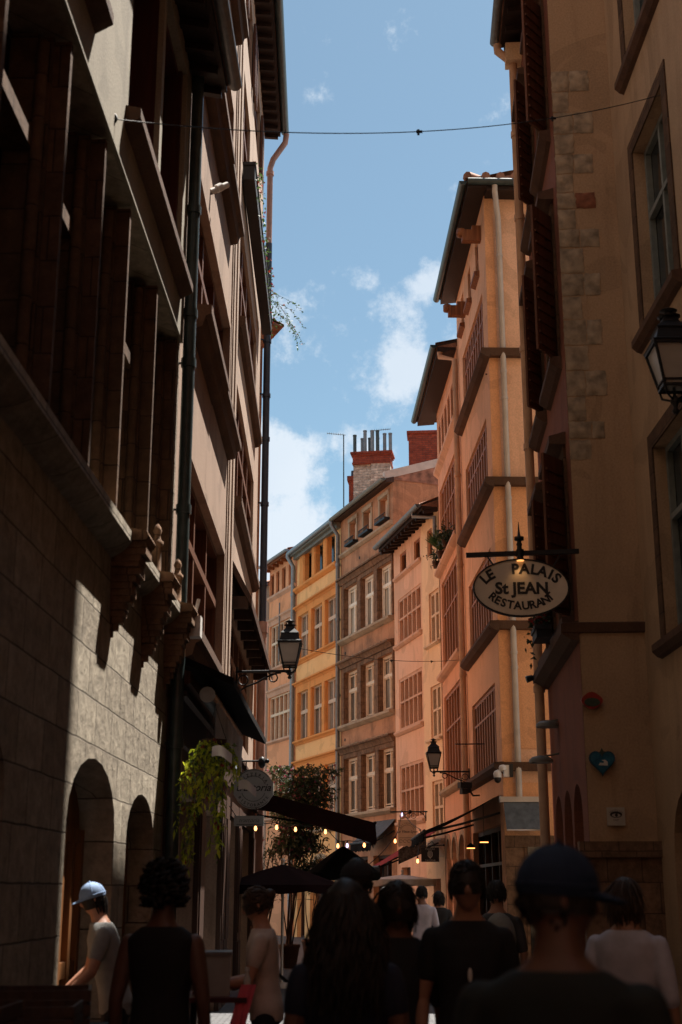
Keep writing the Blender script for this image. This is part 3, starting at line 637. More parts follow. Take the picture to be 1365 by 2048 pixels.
def right_rose_house():
    A, B = (2.80,36.18), (2.97,31.4)
    L = 4.78; W = [(.35,4.6,4.2,6.68), (.35,4.6,7.3,9.85), (.35,4.6,10.25,12.55)]
    att = [(.4+i*.75, .4+i*.75+.5, 13.5, 14.5) for i in range(6)]
    g = [(.25,1.25,-.02,2.95,'round',.5), (1.5,2.6,-.02,2.95,'round',.55), (2.9,4.4,-.02,2.95,'round',.7)]
    h = House('rose_house', 'rose pink house just beyond the tall peach house, plants on its window ledge', A, B, 15.15, 8, M['rose'], W+att+g, .22)
    for w in W:
        h.window(w, 7, (.36,), 'pinkwood', 'paneW', .08, .10, .14, .05, tw=.05)
        z = w[2]; m = MB(); m.extr([(0,z), (-.17,z-.01), (-.17,z-.09), (-.1,z-.14), (0,z-.17)], .1, L-.03); h.part('window_sill', m, M['rosetrim'] if z > 5 else M['palestone'])
    for w in att: h.window(w, 1, (), 'brownwood', 'paneD', .06, y=.03)
    m = MB(); m.extr([(0,13.3), (-.13,13.27), (-.13,13.17), (0,13.05)], 0, L-.03); h.part('string_course', m, M['rosetrim'])
    for w in g:
        m = MB(); m.box(w[0]-.02, w[1]+.02, .225, .27, 0, 2.95); h.part('door', m, M['darkwood'])
        cv = arch_curve(w[0], w[1], w[3]-w[5], w[3], 'round'); cv2 = arch_curve(w[0]-.12, w[1]+.12, w[3]-w[5], w[3]+.12, 'round'); m = MB()
        for p, q, p2, q2 in zip(cv[:-1], cv[1:], cv2[:-1], cv2[1:]):
            m.add([(p[0],-.03,p[1]),(q[0],-.03,q[1]),(q2[0],-.03,q2[1]),(p2[0],-.03,p2[1]),(p[0],0,p[1]),(q[0],0,q[1]),(q2[0],0,q2[1]),(p2[0],0,p2[1])], [(0,1,2,3),(3,2,6,7),(0,4,5,1)])
        h.part('door_arch', m, M['palestone'])
    h.eave(-.9, L, 15.0, .48, 'darkpipe', 'soffit', .18, .05, None, .08); h.roof(-.9, L, 15.2, .48, .25)
    return h
HR3 = right_rose_house()

def right_narrow_house():
    A, B = (1.70,41.13), (2.80,36.22)
    L = math.hypot(1.10, 4.91); P = 3.25
    W = [(.48,3.05,z0,z1) for z0, z1 in ((3.62,5.29), (6.33,7.93), (9.02,10.45))]
    C = [(3.95,4.92,z0,z1) for z0, z1 in ((3.0,4.56), (5.72,7.19), (8.4,9.9))]
    S = [(.78,1.5,11.22,11.87), (2.4,3.05,11.22,11.87), (3.9,4.4,11.0,11.8)]
    g = [(.5,1.5,-.02,2.3), (3.9,4.6,-.02,1.95), (2.2,2.75,-.02,1.9,'round',.25)]
    h = House('narrow_house', 'narrow pale rose and cream house between the rose house and the stained brown house', A, B, 12.4, 9, M['palerose'], W+C+S+g, .18)
    m = MB()
    zs = [-.3] ; holes = [q for q in C + S[2:] + [g[1]]]
    wall_face(m, P, L-.005, -.3, 12.3, [(q[0],q[1],q[2],q[3]) for q in holes], .02)
    w_ = h.part('cream_wall', m, M['cream']); w_.location = (0,-.022,0)
    for w in W:
        h.window(w, 5, (.46,), 'rosetrim', 'paneW', .09, .085, .1, .02, tw=.06)
        z = w[2]; m = MB(); m.extr([(0,z), (-.12,z-.01), (-.12,z-.07), (-.05,z-.13), (0,z-.14)], .2, 3.2); h.part('window_sill', m, M['rosetrim'])
    for w in C:
        h.window(w, 2, (.46,), 'creamtrim', 'paneW', .09, .14, .1, .03, tw=.07)
        z = w[2]; m = MB(); m.extr([(-.02,z), (-.12,z-.01), (-.12,z-.06), (-.02,z-.1)], w[0]-.3, w[1]+.1); h.part('window_sill', m, M['creamtrim'])
    for w in S: h.window(w, 1, (), 'brownwood', 'paneD', .07, y=.05)
    m = MB(); m.extr([(0,11.2), (-.1,11.19), (-.1,11.12), (0,11.06)], .2, 3.2); h.part('window_sill', m, M['rosetrim'])
    for w in g:
        m = MB(); m.box(w[0]-.02, w[1]+.02, .185, .23, 0, w[3]); h.part('door', m, M['darkwood'])
    m = MB(); m.extr([(-.02,2.95), (-.18,2.9), (-.18,2.8), (-.06,2.62), (-.02,2.5)], 3.3, 4.95); h.part('shop_cornice', m, M['creamtrim'])
    h.eave(.0, L+.0, 12.12, .50, 'zinc', 'soffit', .16, .12, .4, .085); h.roof(.0, L+.0, 12.31, .50, .42, depth=3.5, tw=.2)
    h.pipe(L-.1, 11.2, 12.2, .06, 'zinc', .1, (.6,.25,-.5))
    return h
HR4 = right_narrow_house()

def brown_house():
    A, B = (0,46.0), (1.70,41.15)
    L = math.hypot(1.7, 4.85); X = [(.42,1.72), (2.14,3.36), (3.75,5.02)]
    rows = [(4.10,5.96), (7.10,8.93), (10.1,11.93)]; T = [(1.0,1.70), (2.42,3.16), (4.0,4.74)]
    W = [(a,b,z0,z1) for z0, z1 in rows for a, b in X]; TW = [(a,b,13.42,14.2) for a, b in T]
    g = [(.6,2.6,-.02,2.7), (3.1,4.7,-.02,2.7)]
    h = House('stained_brown_house', 'stained brown house in the middle with white casement windows under sooty stone hoods', A, B, 14.62, 9, M['brown5'], W+TW+g, .28)
    for i, w in enumerate(W):
        top = w[2] > 9
        h.window(w, 2, (.36,), 'whitepaint' if top else 'ivory', 'paneC' if top else 'paneB' if w[2] > 5 else 'paneG', .085, .06, .07, .13, sashes=True, tw=.09)
    for z0, z1 in rows:
        m = MB()
        for k, (a, b) in enumerate(X):
            m.box(a-.16, a-.001, -.05, -.002, z0, z1+.15)
            if k == 2: m.box(b+.001, L-.02, -.05, -.002, z0, z1+.15)
            else: m.box(b+.001, X[k+1][0]-.161, -.03, -.002, z0, z1+.15)
        for k, (a, b) in enumerate(X):
            m.box(a, b, -.045, -.002, z1+.002, z1+.15); m.box(a+.001, a+.012, .0, .13, z0, z1); m.box(b-.012, b-.001, .0, .13, z0, z1)
        h.part('window_surround', m, M['stone5'])
        m = MB(); z = z1+.42; m.extr([(0,z), (-.15,z-.03), (-.24,z-.05), (-.24,z-.10), (-.17,z-.12), (-.11,z-.2), (-.08,z-.265), (0,z-.268)], .05, L-.04); hd = h.part('window_hood', m, M['stone5'])
        m = MB()       # crust of lichen and soot on the weathered upper edge
        for q in range(70):
            x = random.uniform(.1, L-.1); m.ball((x, -random.uniform(.1,.22), z-.03), (random.uniform(.03,.09), .05, random.uniform(.012,.03)), 6, 4)
        tag(h.part('lichen_crust', m, M['palestone'], hd), kind='stuff')
        m = MB(); z = z0; m.extr([(0,z), (-.2,z-.01), (-.2,z-.09), (-.08,z-.16), (0,z-.18)], .1, L-.04); h.part('window_sill', m, M['palestone'])
    for w in TW:
        h.window(w, 1, (), 'whitepaint', 'paneC', .1, y=.18, md=.06)
        a, b, c, e = w; m = MB(); m.box(a-.12, a-.001, -.04, -.002, c, e+.02); m.box(b+.001, b+.10, -.04, -.002, c, e+.02); m.box(a-.12, b+.12, -.06, -.002, e+.022, e+.16); h.part('window_surround', m, M['palestone'])
        m = MB(); m.box(a-.1, b+.1, -.2, -.002, c-.08, c-.002)
        for k in range(8): m.box(a-.08+k*.11, a-.06+k*.11, -.19, -.17, c-.002, c+.12)
        m.box(a-.1, b+.1, -.195, -.165, c+.12, c+.14); h.part('window_guard', m, M['iron'])
    m = MB(); z = 13.25; m.extr([(0,z), (-.13,z-.02), (-.13,z-.09), (-.05,z-.15), (0,z-.16)], .0, L-.02); h.part('string_course', m, M['palestone'])
    for x, z in ((2.0,12.62), (.5,9.6), (.4,6.55)): pass
    for x, z in ((1.95,12.72), (.45,9.62), (.42,6.62)): m = MB(); m.ball((x,0,z), (.06,.02,.06), 8, 6); h.part('tie_hole', m, M['ink'])
    h.window(g[0], 3, (.25,), 'darkwood', 'paneD', .09); h.window(g[1], 2, (.25,), 'darkwood', 'paneD', .09)
    h.eave(-.05, L+.05, 14.5, .26, 'graypaint', 'darkwood', .12, .02, None, .08)
    # roof slopes up to the back; end gable with its pale flashing
    h.roof(-.05, L+.02, 14.68, .26, .34, depth=3.6, tw=.2)
    m = MB(); m.add([(L,0,14.6),(L,3.6,15.8),(L,8.9,14.6)], [(0,1,2)]); h.part('gable', m, M['brown5'])
    m = MB(); m.add([(L+.03,-.3,14.58),(L+.03,3.6,15.9),(L+.03,3.6,16.18),(L+.03,-.3,14.86),(L-.12,-.3,14.58),(L-.12,3.6,15.9),(L-.12,3.6,16.18),(L-.12,-.3,14.86)], [(0,1,2,3),(7,6,5,4),(0,4,5,1),(1,5,6,2),(2,6,7,3),(3,7,4,0)]); h.part('verge_flashing', m, M['palepipe'])
    h.pipe(.02, 0, 14.5, .075, 'zinc', .13, (.36,.5,-.05), (5.0,8.2,10.9,12.9))
    # chimneys
    ch = MB(); cx, cy = .62, 1.0; c = R(-14)
    ch.box(-.66, .0, -.3, .32, 14.4, 17.05); ch.box(.0, .70, -.40, .32, 14.4, 17.05)
    o = h.part('chimney', ch, M['limewash']); o.location = (cx, cy, -.50); o.rotation_euler = (0,0,R(62))
    b = MB()
    b.box(-.69, .73, -.43, .35, 17.05, 17.11); b.box(-.67, .71, -.41, .33, 17.11, 17.36); b.box(-.71, .75, -.45, .37, 17.36, 17.43); b.box(-.75, .79, -.49, .41, 17.43, 17.50); h.part('chimney_cap', b, M['brick'], o)
    for k, (x, y, hh) in enumerate(((-.68,-.25,.72), (-.42,.1,.70), (-.25,-.3,.86), (-.12,.15,.72), (.04,-.3,.85), (.2,.2,.74), (.26,-.3,.84), (.52,-.05,.80), (.76,-.1,.78))):
        p = MB(); p.lathe([(.065,0), (.065,hh)], (x*.9,y,17.50), 10); p.lathe([(.075,hh-.05), (.075,hh)], (x*.9,y,17.50), 10); h.part('flue_pipe', p, M['zinc' if k % 3 else 'darkpipe'], o)
    rc = MB(); rc.box(-1.45, .9, -.35, .35, 14.8, 17.2); rc.box(-1.51, .96, -.41, .41, 17.2, 17.3)
    o2 = h.part('brick_chimney', rc, M['brick']); o2.location = (3.1, 3.0, -.05); o2.rotation_euler = (0,0,R(66))
    return h
HR5 = brown_house()

def ochre_house():
    A, B = (-1.75,50.9), (-.01,46.02)
    L = math.hypot(1.74, 4.88); X = [(.30,1.58), (1.92,3.20), (3.52,4.80)]; rows = [(4.15,5.95), (7.12,8.95), (10.2,11.95)]
    W = [(a,b,z0,z1) for z0, z1 in rows for a, b in X]; T = (.42,4.55,13.12,14.35)
    g = [(1.9,4.3,-.02,2.75,'round',1.0), (.4,1.3,-.02,2.4)]
    h = House('ochre_house', 'golden ochre house with bright orange window surrounds and orange posts under the roof', A, B, 14.45, 9, M['ochre'], W+[T]+g, .26)
    for w in W: h.window(w, 2, (.42,), 'signcream', 'paneB', .05, .07, .06, .10, tw=.13)
    for z0, z1 in rows:
        m = MB(); xs = [.08] + [v for p in X for v in p] + [5.05]
        for k in range(0, 8, 2): m.box(xs[k], xs[k+1], -.035, -.001, z0, z1)
        m.box(.08, 5.05, -.035, -.001, z1, z1+.27); h.part('window_surround', m, M['orangetrim'])
        for a, b in X:
            for q0, q1 in ((a+.001, a+.03), (b-.03, b-.001)): m = MB(); m.box(q0, q1, .001, .155, z0, z1); h.part('window_jamb', m, M['orangetrim'])
        z = z1+.42; m = MB(); m.extr([(0,z), (-.16,z-.02), (-.16,z-.07), (-.08,z-.1), (-.05,z-.15), (0,z-.15)], -.05, 5.1); h.part('window_hood', m, M['orangetrim'])
        z = z0; m = MB(); m.extr([(0,z), (-.15,z-.01), (-.15,z-.07), (-.07,z-.12), (-.04,z-.17), (0,z-.17)], .05, 4.95); h.part('window_sill', m, M['orangetrim'])
    lw = h.window(T, 3, (), 'graypaint', 'paneG', .05, .05, .06, .20)
    for a, b in ((.42,1.05), (1.92,2.38), (3.28,3.74)):
        m = MB(); m.box(a, b, -.03, .16, 13.12, 14.35); m.box(a+.08, b-.08, -.05, -.03, 13.14, 14.3); h.part('loggia_post', m, M['orangetrim'])
    m = MB(); z = 13.12; m.extr([(0,z), (-.16,z-.01), (-.16,z-.1), (-.07,z-.17), (0,z-.2)], -.05, 4.95); h.part('window_sill', m, M['orangetrim'])
    for w in g[:1]:
        m = MB(); m.box(w[0]-.02, w[1]+.02, .265, .3, 0, 2.75); h.part('door', m, M['darkwood'])
        cv = arch_curve(w[0], w[1], w[3]-w[5], w[3], 'round'); cv2 = arch_curve(w[0]-.16, w[1]+.16, w[3]-w[5], w[3]+.16, 'round'); m = MB()
        for p, q, p2, q2 in zip(cv[:-1], cv[1:], cv2[:-1], cv2[1:]):
            m.add([(p[0],-.03,p[1]),(q[0],-.03,q[1]),(q2[0],-.03,q2[1]),(p2[0],-.03,p2[1]),(p[0],0,p[1]),(q[0],0,q[1]),(q2[0],0,q2[1]),(p2[0],0,p2[1])], [(0,1,2,3),(3,2,6,7),(0,4,5,1)])
        h.part('door_arch', m, M['palestone'])
    h.window(g[1], 1, (.3,), 'darkwood', 'paneD', .08)
    m = MB(); z = 3.75; m.extr([(0,z), (-.14,z-.02), (-.14,z-.08), (0,z-.14)], 0, 5.1); h.part('string_course', m, M['palestone'])
    m = MB(); m.box(0, L, -.3, .0, 14.42, 14.52); m.box(0, L, -.16, .0, 14.3, 14.42); h.part('roof_fascia', m, M['graypaint'])
    g_ = MB(); g_.tube([(-.05,-.36,14.56), (L-.02,-.36,14.56)], .085, 10); h.part('gutter', g_, M['bluezinc'])
    h.roof(-.05, L, 14.62, .3, .34, depth=3.5, tw=.2)
    h.pipe(-.10, 0, 14.55, .085, 'bluezinc', .13, (.36,.5,.0), (4.9,8.0,10.8,12.9))
    ch = MB(); ch.box(-.42, .42, -.3, .3, 14.3, 16.25); o = h.part('brick_chimney', ch, M['brick']); o.location = (4.75, .95, 0); o.rotation_euler = (0,0,R(64))
    b = MB(); b.box(-.48, .48, -.36, .36, 16.25, 16.42); h.part('chimney_cap', b, M['brick'], o)
    for k in range(4): p = MB(); p.lathe([(.075,0), (.065,.3)], (-.3+.2*k,0,16.42), 10); h.part('chimney_pot', p, M['navypipe'], o)
    return h
HR6 = ochre_house()

def far_pink_house():
    A, B = (-3.0,53.9), (-1.77,50.92)
    L = math.hypot(1.23, 2.98); W = [(.1,2.75,4.4,6.0), (.1,2.75,7.42,9.2), (.1,2.55,10.35,12.15)]
    T = [(.05,.55,13.45,14.35), (.8,1.2,13.45,14.35), (1.5,1.95,13.45,14.35), (2.3,2.8,13.45,14.35)]
    h = House('faded_pink_house', 'faded pink house at the bend, farthest of the row, with brown many paned windows', A, B, 14.75, 9, M['pink7'], W+T, .22)
    for w in W:
        h.window(w, 5, (.42,), 'ivory', 'paneW', .06, .06, .08, .08, tw=.1)
        z = w[3]+.3; m = MB(); m.extr([(0,z), (-.12,z-.02), (-.12,z-.08), (-.05,z-.14), (0,z-.3)], 0, L-.2); h.part('window_hood', m, M['rosetrim'])
        z = w[2]; m = MB(); m.extr([(0,z), (-.12,z-.01), (-.12,z-.08), (0,z-.14)], 0, L-.2); h.part('window_sill', m, M['rosetrim'])
    for w in T: h.window(w, 1, (), 'brownwood', 'paneD', .05, y=.08)
    m = MB(); z = 13.4; m.extr([(0,z), (-.12,z-.01), (-.12,z-.1), (0,z-.2)], 0, L); h.part('string_course', m, M['rosetrim'])
    h.eave(-.05, L, 14.6, .34, 'bluezinc', 'brownwood', .14, .03); h.roof(-.05, L, 14.76, .34, .3, depth=3.5, tw=.2)
    h.pipe(1.55, 10.5, 12.9, .03, 'zinc', .1)
    return h
HR7 = far_pink_house()

# ------------------------------------------------------------------ street furniture, signs, awnings, plants
# wall lanterns: four sided tapering glass under a stepped cap, on a scrolled bracket
def lantern(label, wall, lamp, s=1.0, group='wall lanterns'):
    """wall = point on the wall under the arm, lamp = foot of the lantern"""
    wx, wy, wz = wall; lx, ly, lz = lamp
    root = empty('wall_lantern', (lx, ly, lz), 0, label, 'street lantern', group)
    m = MB(); q = math.pi/4; k = math.sqrt(2)
    m.lathe([(.235*k*s,.60*s), (.25*k*s,.63*s), (.20*k*s,.66*s), (.17*k*s,.78*s), (.185*k*s,.80*s), (.09*k*s,.90*s), (.075*k*s,.96*s)], (0,0,0), 4, False, q)
    m.lathe([(.10*s,.96*s), (.13*s,.98*s), (.05*s,1.0*s), (.045*s,1.03*s), (.10*s,1.05*s), (.02*s,1.09*s)], (0,0,0), 10)
    m.build('lantern_cap', M['iron'], root)
    m = MB()
    for i in range(4):
        a = q + i*math.pi/2; b = a + math.pi/2
        lo = lambda t, r, z: (r*k*s*math.cos(t), r*k*s*math.sin(t), z*s)
        m.bar(lo(a,.125,.13), lo(a,.225,.61), .025*s); m.bar(lo(a,.13,.14), lo(b,.13,.14), .03*s); m.bar(lo(a,.225,.60), lo(b,.225,.60), .03*s); m.bar(lo(a,.14,.2), lo(b,.14,.2), .018*s)
        m.tube([lo(a,.125,.13), lo(a,.11,.05), lo(a,.03,.0)], .013*s, 6)
    m.lathe([(.05*s,-.03*s), (.055*s,.0), (.02*s,.05*s), (.015*s,.16*s)], (0,0,0), 8)
    m.build('lantern_frame', M['iron'], root)
    m = MB(); m.lathe([(.118*k*s,.15*s), (.215*k*s,.60*s)], (0,0,0), 4, False, q); m.build('glass', M['frost'], root)
    m = MB(); d = Vector((wx-lx, wy-ly, 0)); L_ = d.length; d.normalize(); z0 = wz - lz
    m.tube([(0,0,z0), d*L_ + Vector((0,0,z0))], .028*s, 8); m.lathe([(.02*s,-.16*s), (.045*s,-.13*s), (.02*s,-.09*s), (.035*s,-.05*s), (.035*s,.02*s)], (0,0,z0), 8)
    dz = Vector((0,0,1)); P = lambda u, v: d*u + dz*(z0+v)
    m.tube([P(L_*.16,-.03)] + [P(L_*.30 + .085*s*math.cos(t), -.13*s + .085*s*math.sin(t)) for t in [R(100-i*40) for i in range(10)]], .016*s, 6)
    m.tube([P(L_*.27,-.05*s), P(L_*.42,-.11*s), P(L_*.6,-.22*s), P(L_*.8,-.30*s), P(L_*.94,-.40*s), P(L_,-.52*s)], .020*s, 6)
    m.tube([P(L_*.86 + .10*s*math.cos(t), -.17*s + .10*s*math.sin(t)) for t in [R(i*36) for i in range(11)]], .014*s, 6)
    m.tube([P(L_-.02,.10*s), P(L_-.02,-.6*s)], .022*s, 6); m.build('bracket', M['iron'], root)
    return root
lantern('large black lantern on a scrolled iron bracket from the left wall, before the ochre house', (-1.82,22.6,5.28), (-.885,22.5,5.24), .86)
lantern('small black lantern on a bracket at the rose house beside the cream wall', (3.0,31.0,4.30), (2.16,31.0,4.28), .72)
lantern('big black lantern cut by the right edge of the picture', (3.80,11.5,6.05), (3.12,11.5,6.05), .86)

# oval restaurant sign hung from an iron arm
def oval_sign():
    x, y, z = 2.205, 15.72, 5.21
    r = empty('restaurant_sign', (x, y, z), R(-1), 'oval cream sign lettered LE PALAIS St JEAN RESTAURANT under an iron arm', 'sign')
    a, b = .585, .36; n = 48
    E = lambda k, q=0: [((a+q)*math.cos(2*math.pi*i/n), (b+q)*math.sin(2*math.pi*i/n)) for i in range(n)]
    m = MB(); m.plate(E(0), -.02, .02); m.build('sign_board', M['signwhite'], r)
    m = MB()
    for p, q, p2, q2 in zip(E(0,.004), E(0,.004)[1:]+E(0,.004)[:1], E(0,-.014), E(0,-.014)[1:]+E(0,-.014)[:1]):
        m.add([(p[0],-.03,p[1]),(q[0],-.03,q[1]),(q2[0],-.03,q2[1]),(p2[0],-.03,p2[1]),(p[0],.03,p[1]),(q[0],.03,q[1]),(q2[0],.03,q2[1]),(p2[0],.03,p2[1])], [(0,1,2,3),(7,6,5,4),(0,4,5,1),(2,6,7,3)])
    m.build('sign_rim', M['iron'], r)
    m = MB(); arc_text(m, 'LE  PALAIS', .175, 0, 0, .435, .180, 157, 24, -.0245, .007); text(m, 'St JEAN', .20, .005, -.075, -.0245, 0, .008)
    arc_text(m, 'RESTAURANT', .140, 0, 0, .455, .272, 214, 326, -.0245, .005, True)
    # slab feet that give the capitals their serif look
    m.build('lettering', M['ink'], r)
    m = MB(); zz = .425; m.bar((-.66,0,zz-.01), (.73,0,zz+.035), .055); m.bar((-.40,0,.40), (-.33,0,.29), .018); m.bar((.50,0,.42), (.40,0,.26), .018)
    m.lathe([(.05,.40), (.055,.44), (.035,.46), (.03,.53), (.04,.55), (.025,.58), (.03,.60), (.06,.605), (.06,.645), (.022,.65), (.012,.72), (.004,.84)], (0,0,0), 10)
    m.lathe([(.05,.335), (.045,.36), (.03,.40), (.05,.47)], (0,-.05,-.0), 10); m.build('bracket', M['iron'], r)
    m = MB(); m.lathe([(.045,.332), (.045,.34)], (0,-.05,-.003), 10); m.build('lamp', emit('warm_sign_lamp', (1,.42,.12), .5), r)
    l = bpy.data.lights.new('sign_lamp_light', 'SPOT'); l.energy = .35; l.color = (1,.55,.22); l.spot_size = R(100); l.spot_blend = .9; l.shadow_soft_size = .03
    lo = bpy.data.objects.new('sign_lamp_light', l); col.objects.link(lo); lo.location = (x-.02, y-.10, z+.30); lo.rotation_euler = (R(12), 0, 0)
oval_sign()

def plaque_things():
    Y = 15.93
    # red rounded plaque with a dark band
    r = empty('wall_plaque', (3.04,Y,3.86), 0, 'small round red plaque with a dark green band, highest on the beige end wall', 'plaque')
    m = MB(); n = 28; m.plate([(.125*math.cos(t)*(1.0+.06*math.cos(4*t)), .098*math.sin(t)*(1.0+.06*math.cos(4*t))) for t in [2*math.pi*i/n for i in range(n)]], -.02, .02); m.build('plaque_base', simple('red_glazed_clay', (.26,.018,.012), .35, var=.25), r)
    m = MB(); m.plate([(.095*math.cos(t), -.022+.052*math.sin(t)) for t in [2*math.pi*i/n for i in range(n)]], -.028, -.0205); m.build('plaque_band', simple('dark_green_glaze', (.03,.05,.035), .35, var=.4, scale=30), r)
    # blue heart shaped plaque with a white wave
    r = empty('wall_plaque', (3.125,Y,3.13), R(0), 'blue heart shaped glazed plaque with a small white wave', 'plaque')
    H = [(16*math.sin(t)**3, 13*math.cos(t)-5*math.cos(2*t)-2*math.cos(3*t)-math.cos(4*t)) for t in [2*math.pi*i/40 for i in range(40)]]
    m = MB(); m.plate([(-p[0]*.0098, p[1]*.0103) for p in H][::-1], -.018, .02); m.build('plaque_base', simple('blue_glazed_clay', (.010,.06,.10), .25, var=.35, scale=14), r)
    m = MB(); m.plate([(-p[0]*.0085, p[1]*.0088) for p in H][::-1], -.026, -.0185); m.build('plaque_relief', simple('bright_blue_glaze', (.016,.10,.16), .2, var=.4, scale=18), r)
    m = MB(); m.plate([(-.05,-.045), (.06,-.05), (.06,-.005), (.03,.02), (-.01,.015), (.02,.0), (.012,-.02), (-.03,-.015)], -.031, -.0265); m.build('wave', simple('white_glaze', (.5,.5,.46), .3, var=.1), r)
    m = MB(); m.plate([(-.05,.10), (-.02,.12), (0,.16), (.02,.12), (.05,.115), (.02,.095), (0,.07), (-.02,.09)], -.024, -.0), m.build('plaque_leaf', simple('dark_green_clay', (.02,.04,.03), .5), r)
    # white square tile with a drawn eye
    r = empty('wall_tile', (3.255,Y,2.49), 0, 'white square tile with a black drawing of an eye', 'tile')
    m = MB(); m.plate([(-.105,-.105),(.105,-.105),(.105,.105),(-.105,.105)], -.006, .02); m.build('tile_plate', simple('off_white_tile', (.40,.36,.30), .4, var=.08), r)
    m = MB(); n = 24
    E = [(.072*math.cos(t), .02+.036*math.sin(t)) for t in [2*math.pi*i/n for i in range(n)]]
    I = [(.052*math.cos(t), .012+.020*math.sin(t)) for t in [2*math.pi*i/n for i in range(n)]]
    for i in range(n):
        p, q, a, b = E[i], E[(i+1)%n], I[i], I[(i+1)%n]; m.quad((p[0],-.009,p[1]), (q[0],-.009,q[1]), (b[0],-.009,b[1]), (a[0],-.009,a[1]))
    m.plate([(.018*math.cos(t)+.004, .014+.018*math.sin(t)) for t in [2*math.pi*i/14 for i in range(14)]], -.010, -.0065)
    for i in range(9): t = R(25+i*16); m.bar((.066*math.cos(t),-.009,.02+.034*math.sin(t)), (.088*math.cos(t),-.009,.022+.060*math.sin(t)), .006, .003)
    for i in range(5): m.bar((-.03+i*.014,-.009,-.03), (-.034+i*.014,-.009,-.05-.006*(i%2)), .004, .003)
    m.build('eye_drawing', M['ink'], r)
plaque_things()

def trattoria():
    x, y, z = -1.33, 20.35, 3.13
    r = empty('hanging_sign', (x, y, z), 0, 'round grey white hanging sign with scalloped edge lettered PIZZERIA trattoria RISTORANTE', 'sign')
    n = 40; pts = []
    for i in range(n):
        t = 2*math.pi*i/n; rr = .30; px, pz = rr*math.cos(t), rr*math.sin(t)
        if abs(pz) < .11: px = math.copysign(.30 if px > 0 else .30, px)
        pts.append((px, pz))
    m = MB(); m.plate(pts, -.015, .015); m.build('sign_board', M['signgrey'], r)
    m = MB(); arc_text(m, 'PIZZERIA', .062, 0, 0, .20, .20, 148, 32, -.018, .001); arc_text(m, 'RISTORANTE', .060, 0, 0, .262, .262, 212, 328, -.018, .001, True); text(m, 'trattoria', .155, .0, -.03, -.018, .35, .002)
    for (rr, t0, t1) in ((.285, 40, 140), (.19, 20, 160), (.285, 220, 320), (.185, 200, 340)):
        for i in range(24):
            a, b = R(t0+(t1-t0)*i/24), R(t0+(t1-t0)*(i+1)/24); m.bar((rr*math.cos(a),-.018,rr*math.sin(a)), (rr*math.cos(b),-.018,rr*math.sin(b)), .004, .007)
    m.build('lettering', M['ink'], r)
    m = MB(); m.tube([(-.46,.02,.42), (.22,.02,.42)], .016, 6); m.ball((.2,.02,.42), .035); m.ball((.12,.02,.40), (.06,.06,.09)); m.tube([(.0,.02,.42), (0,.02,.29)], .01, 6); m.tube([(-.12,.02,.42), (-.12,.02,.26)], .01, 6); m.build('bracket', M['iron'], r)
    r = empty('hanging_sign', (x-.06, y-.02, 2.655), 0, 'small grey rectangular sign hanging below the round trattoria sign', 'sign')
    m = MB(); m.box(-.225, .225, -.012, .012, -.075, .075); m.build('sign_board', M['signgrey'], r)
    m = MB(); text(m, 'trattoria', .09, .0, -.02, -.015, .35, -.001); m.bar((-.19,-.014,-.052), (.19,-.014,-.05), .003, .006); m.bar((-.15,-.014,-.063), (.15,-.014,-.062), .003, .005); m.build('lettering', M['ink'], r)
    m = MB(); m.bar((-.2,.0,.075), (-.3,0,.22), .012); m.bar((.15,.0,.075), (.1,0,.2), .012); m.build('hanger', M['iron'], r)
trattoria()

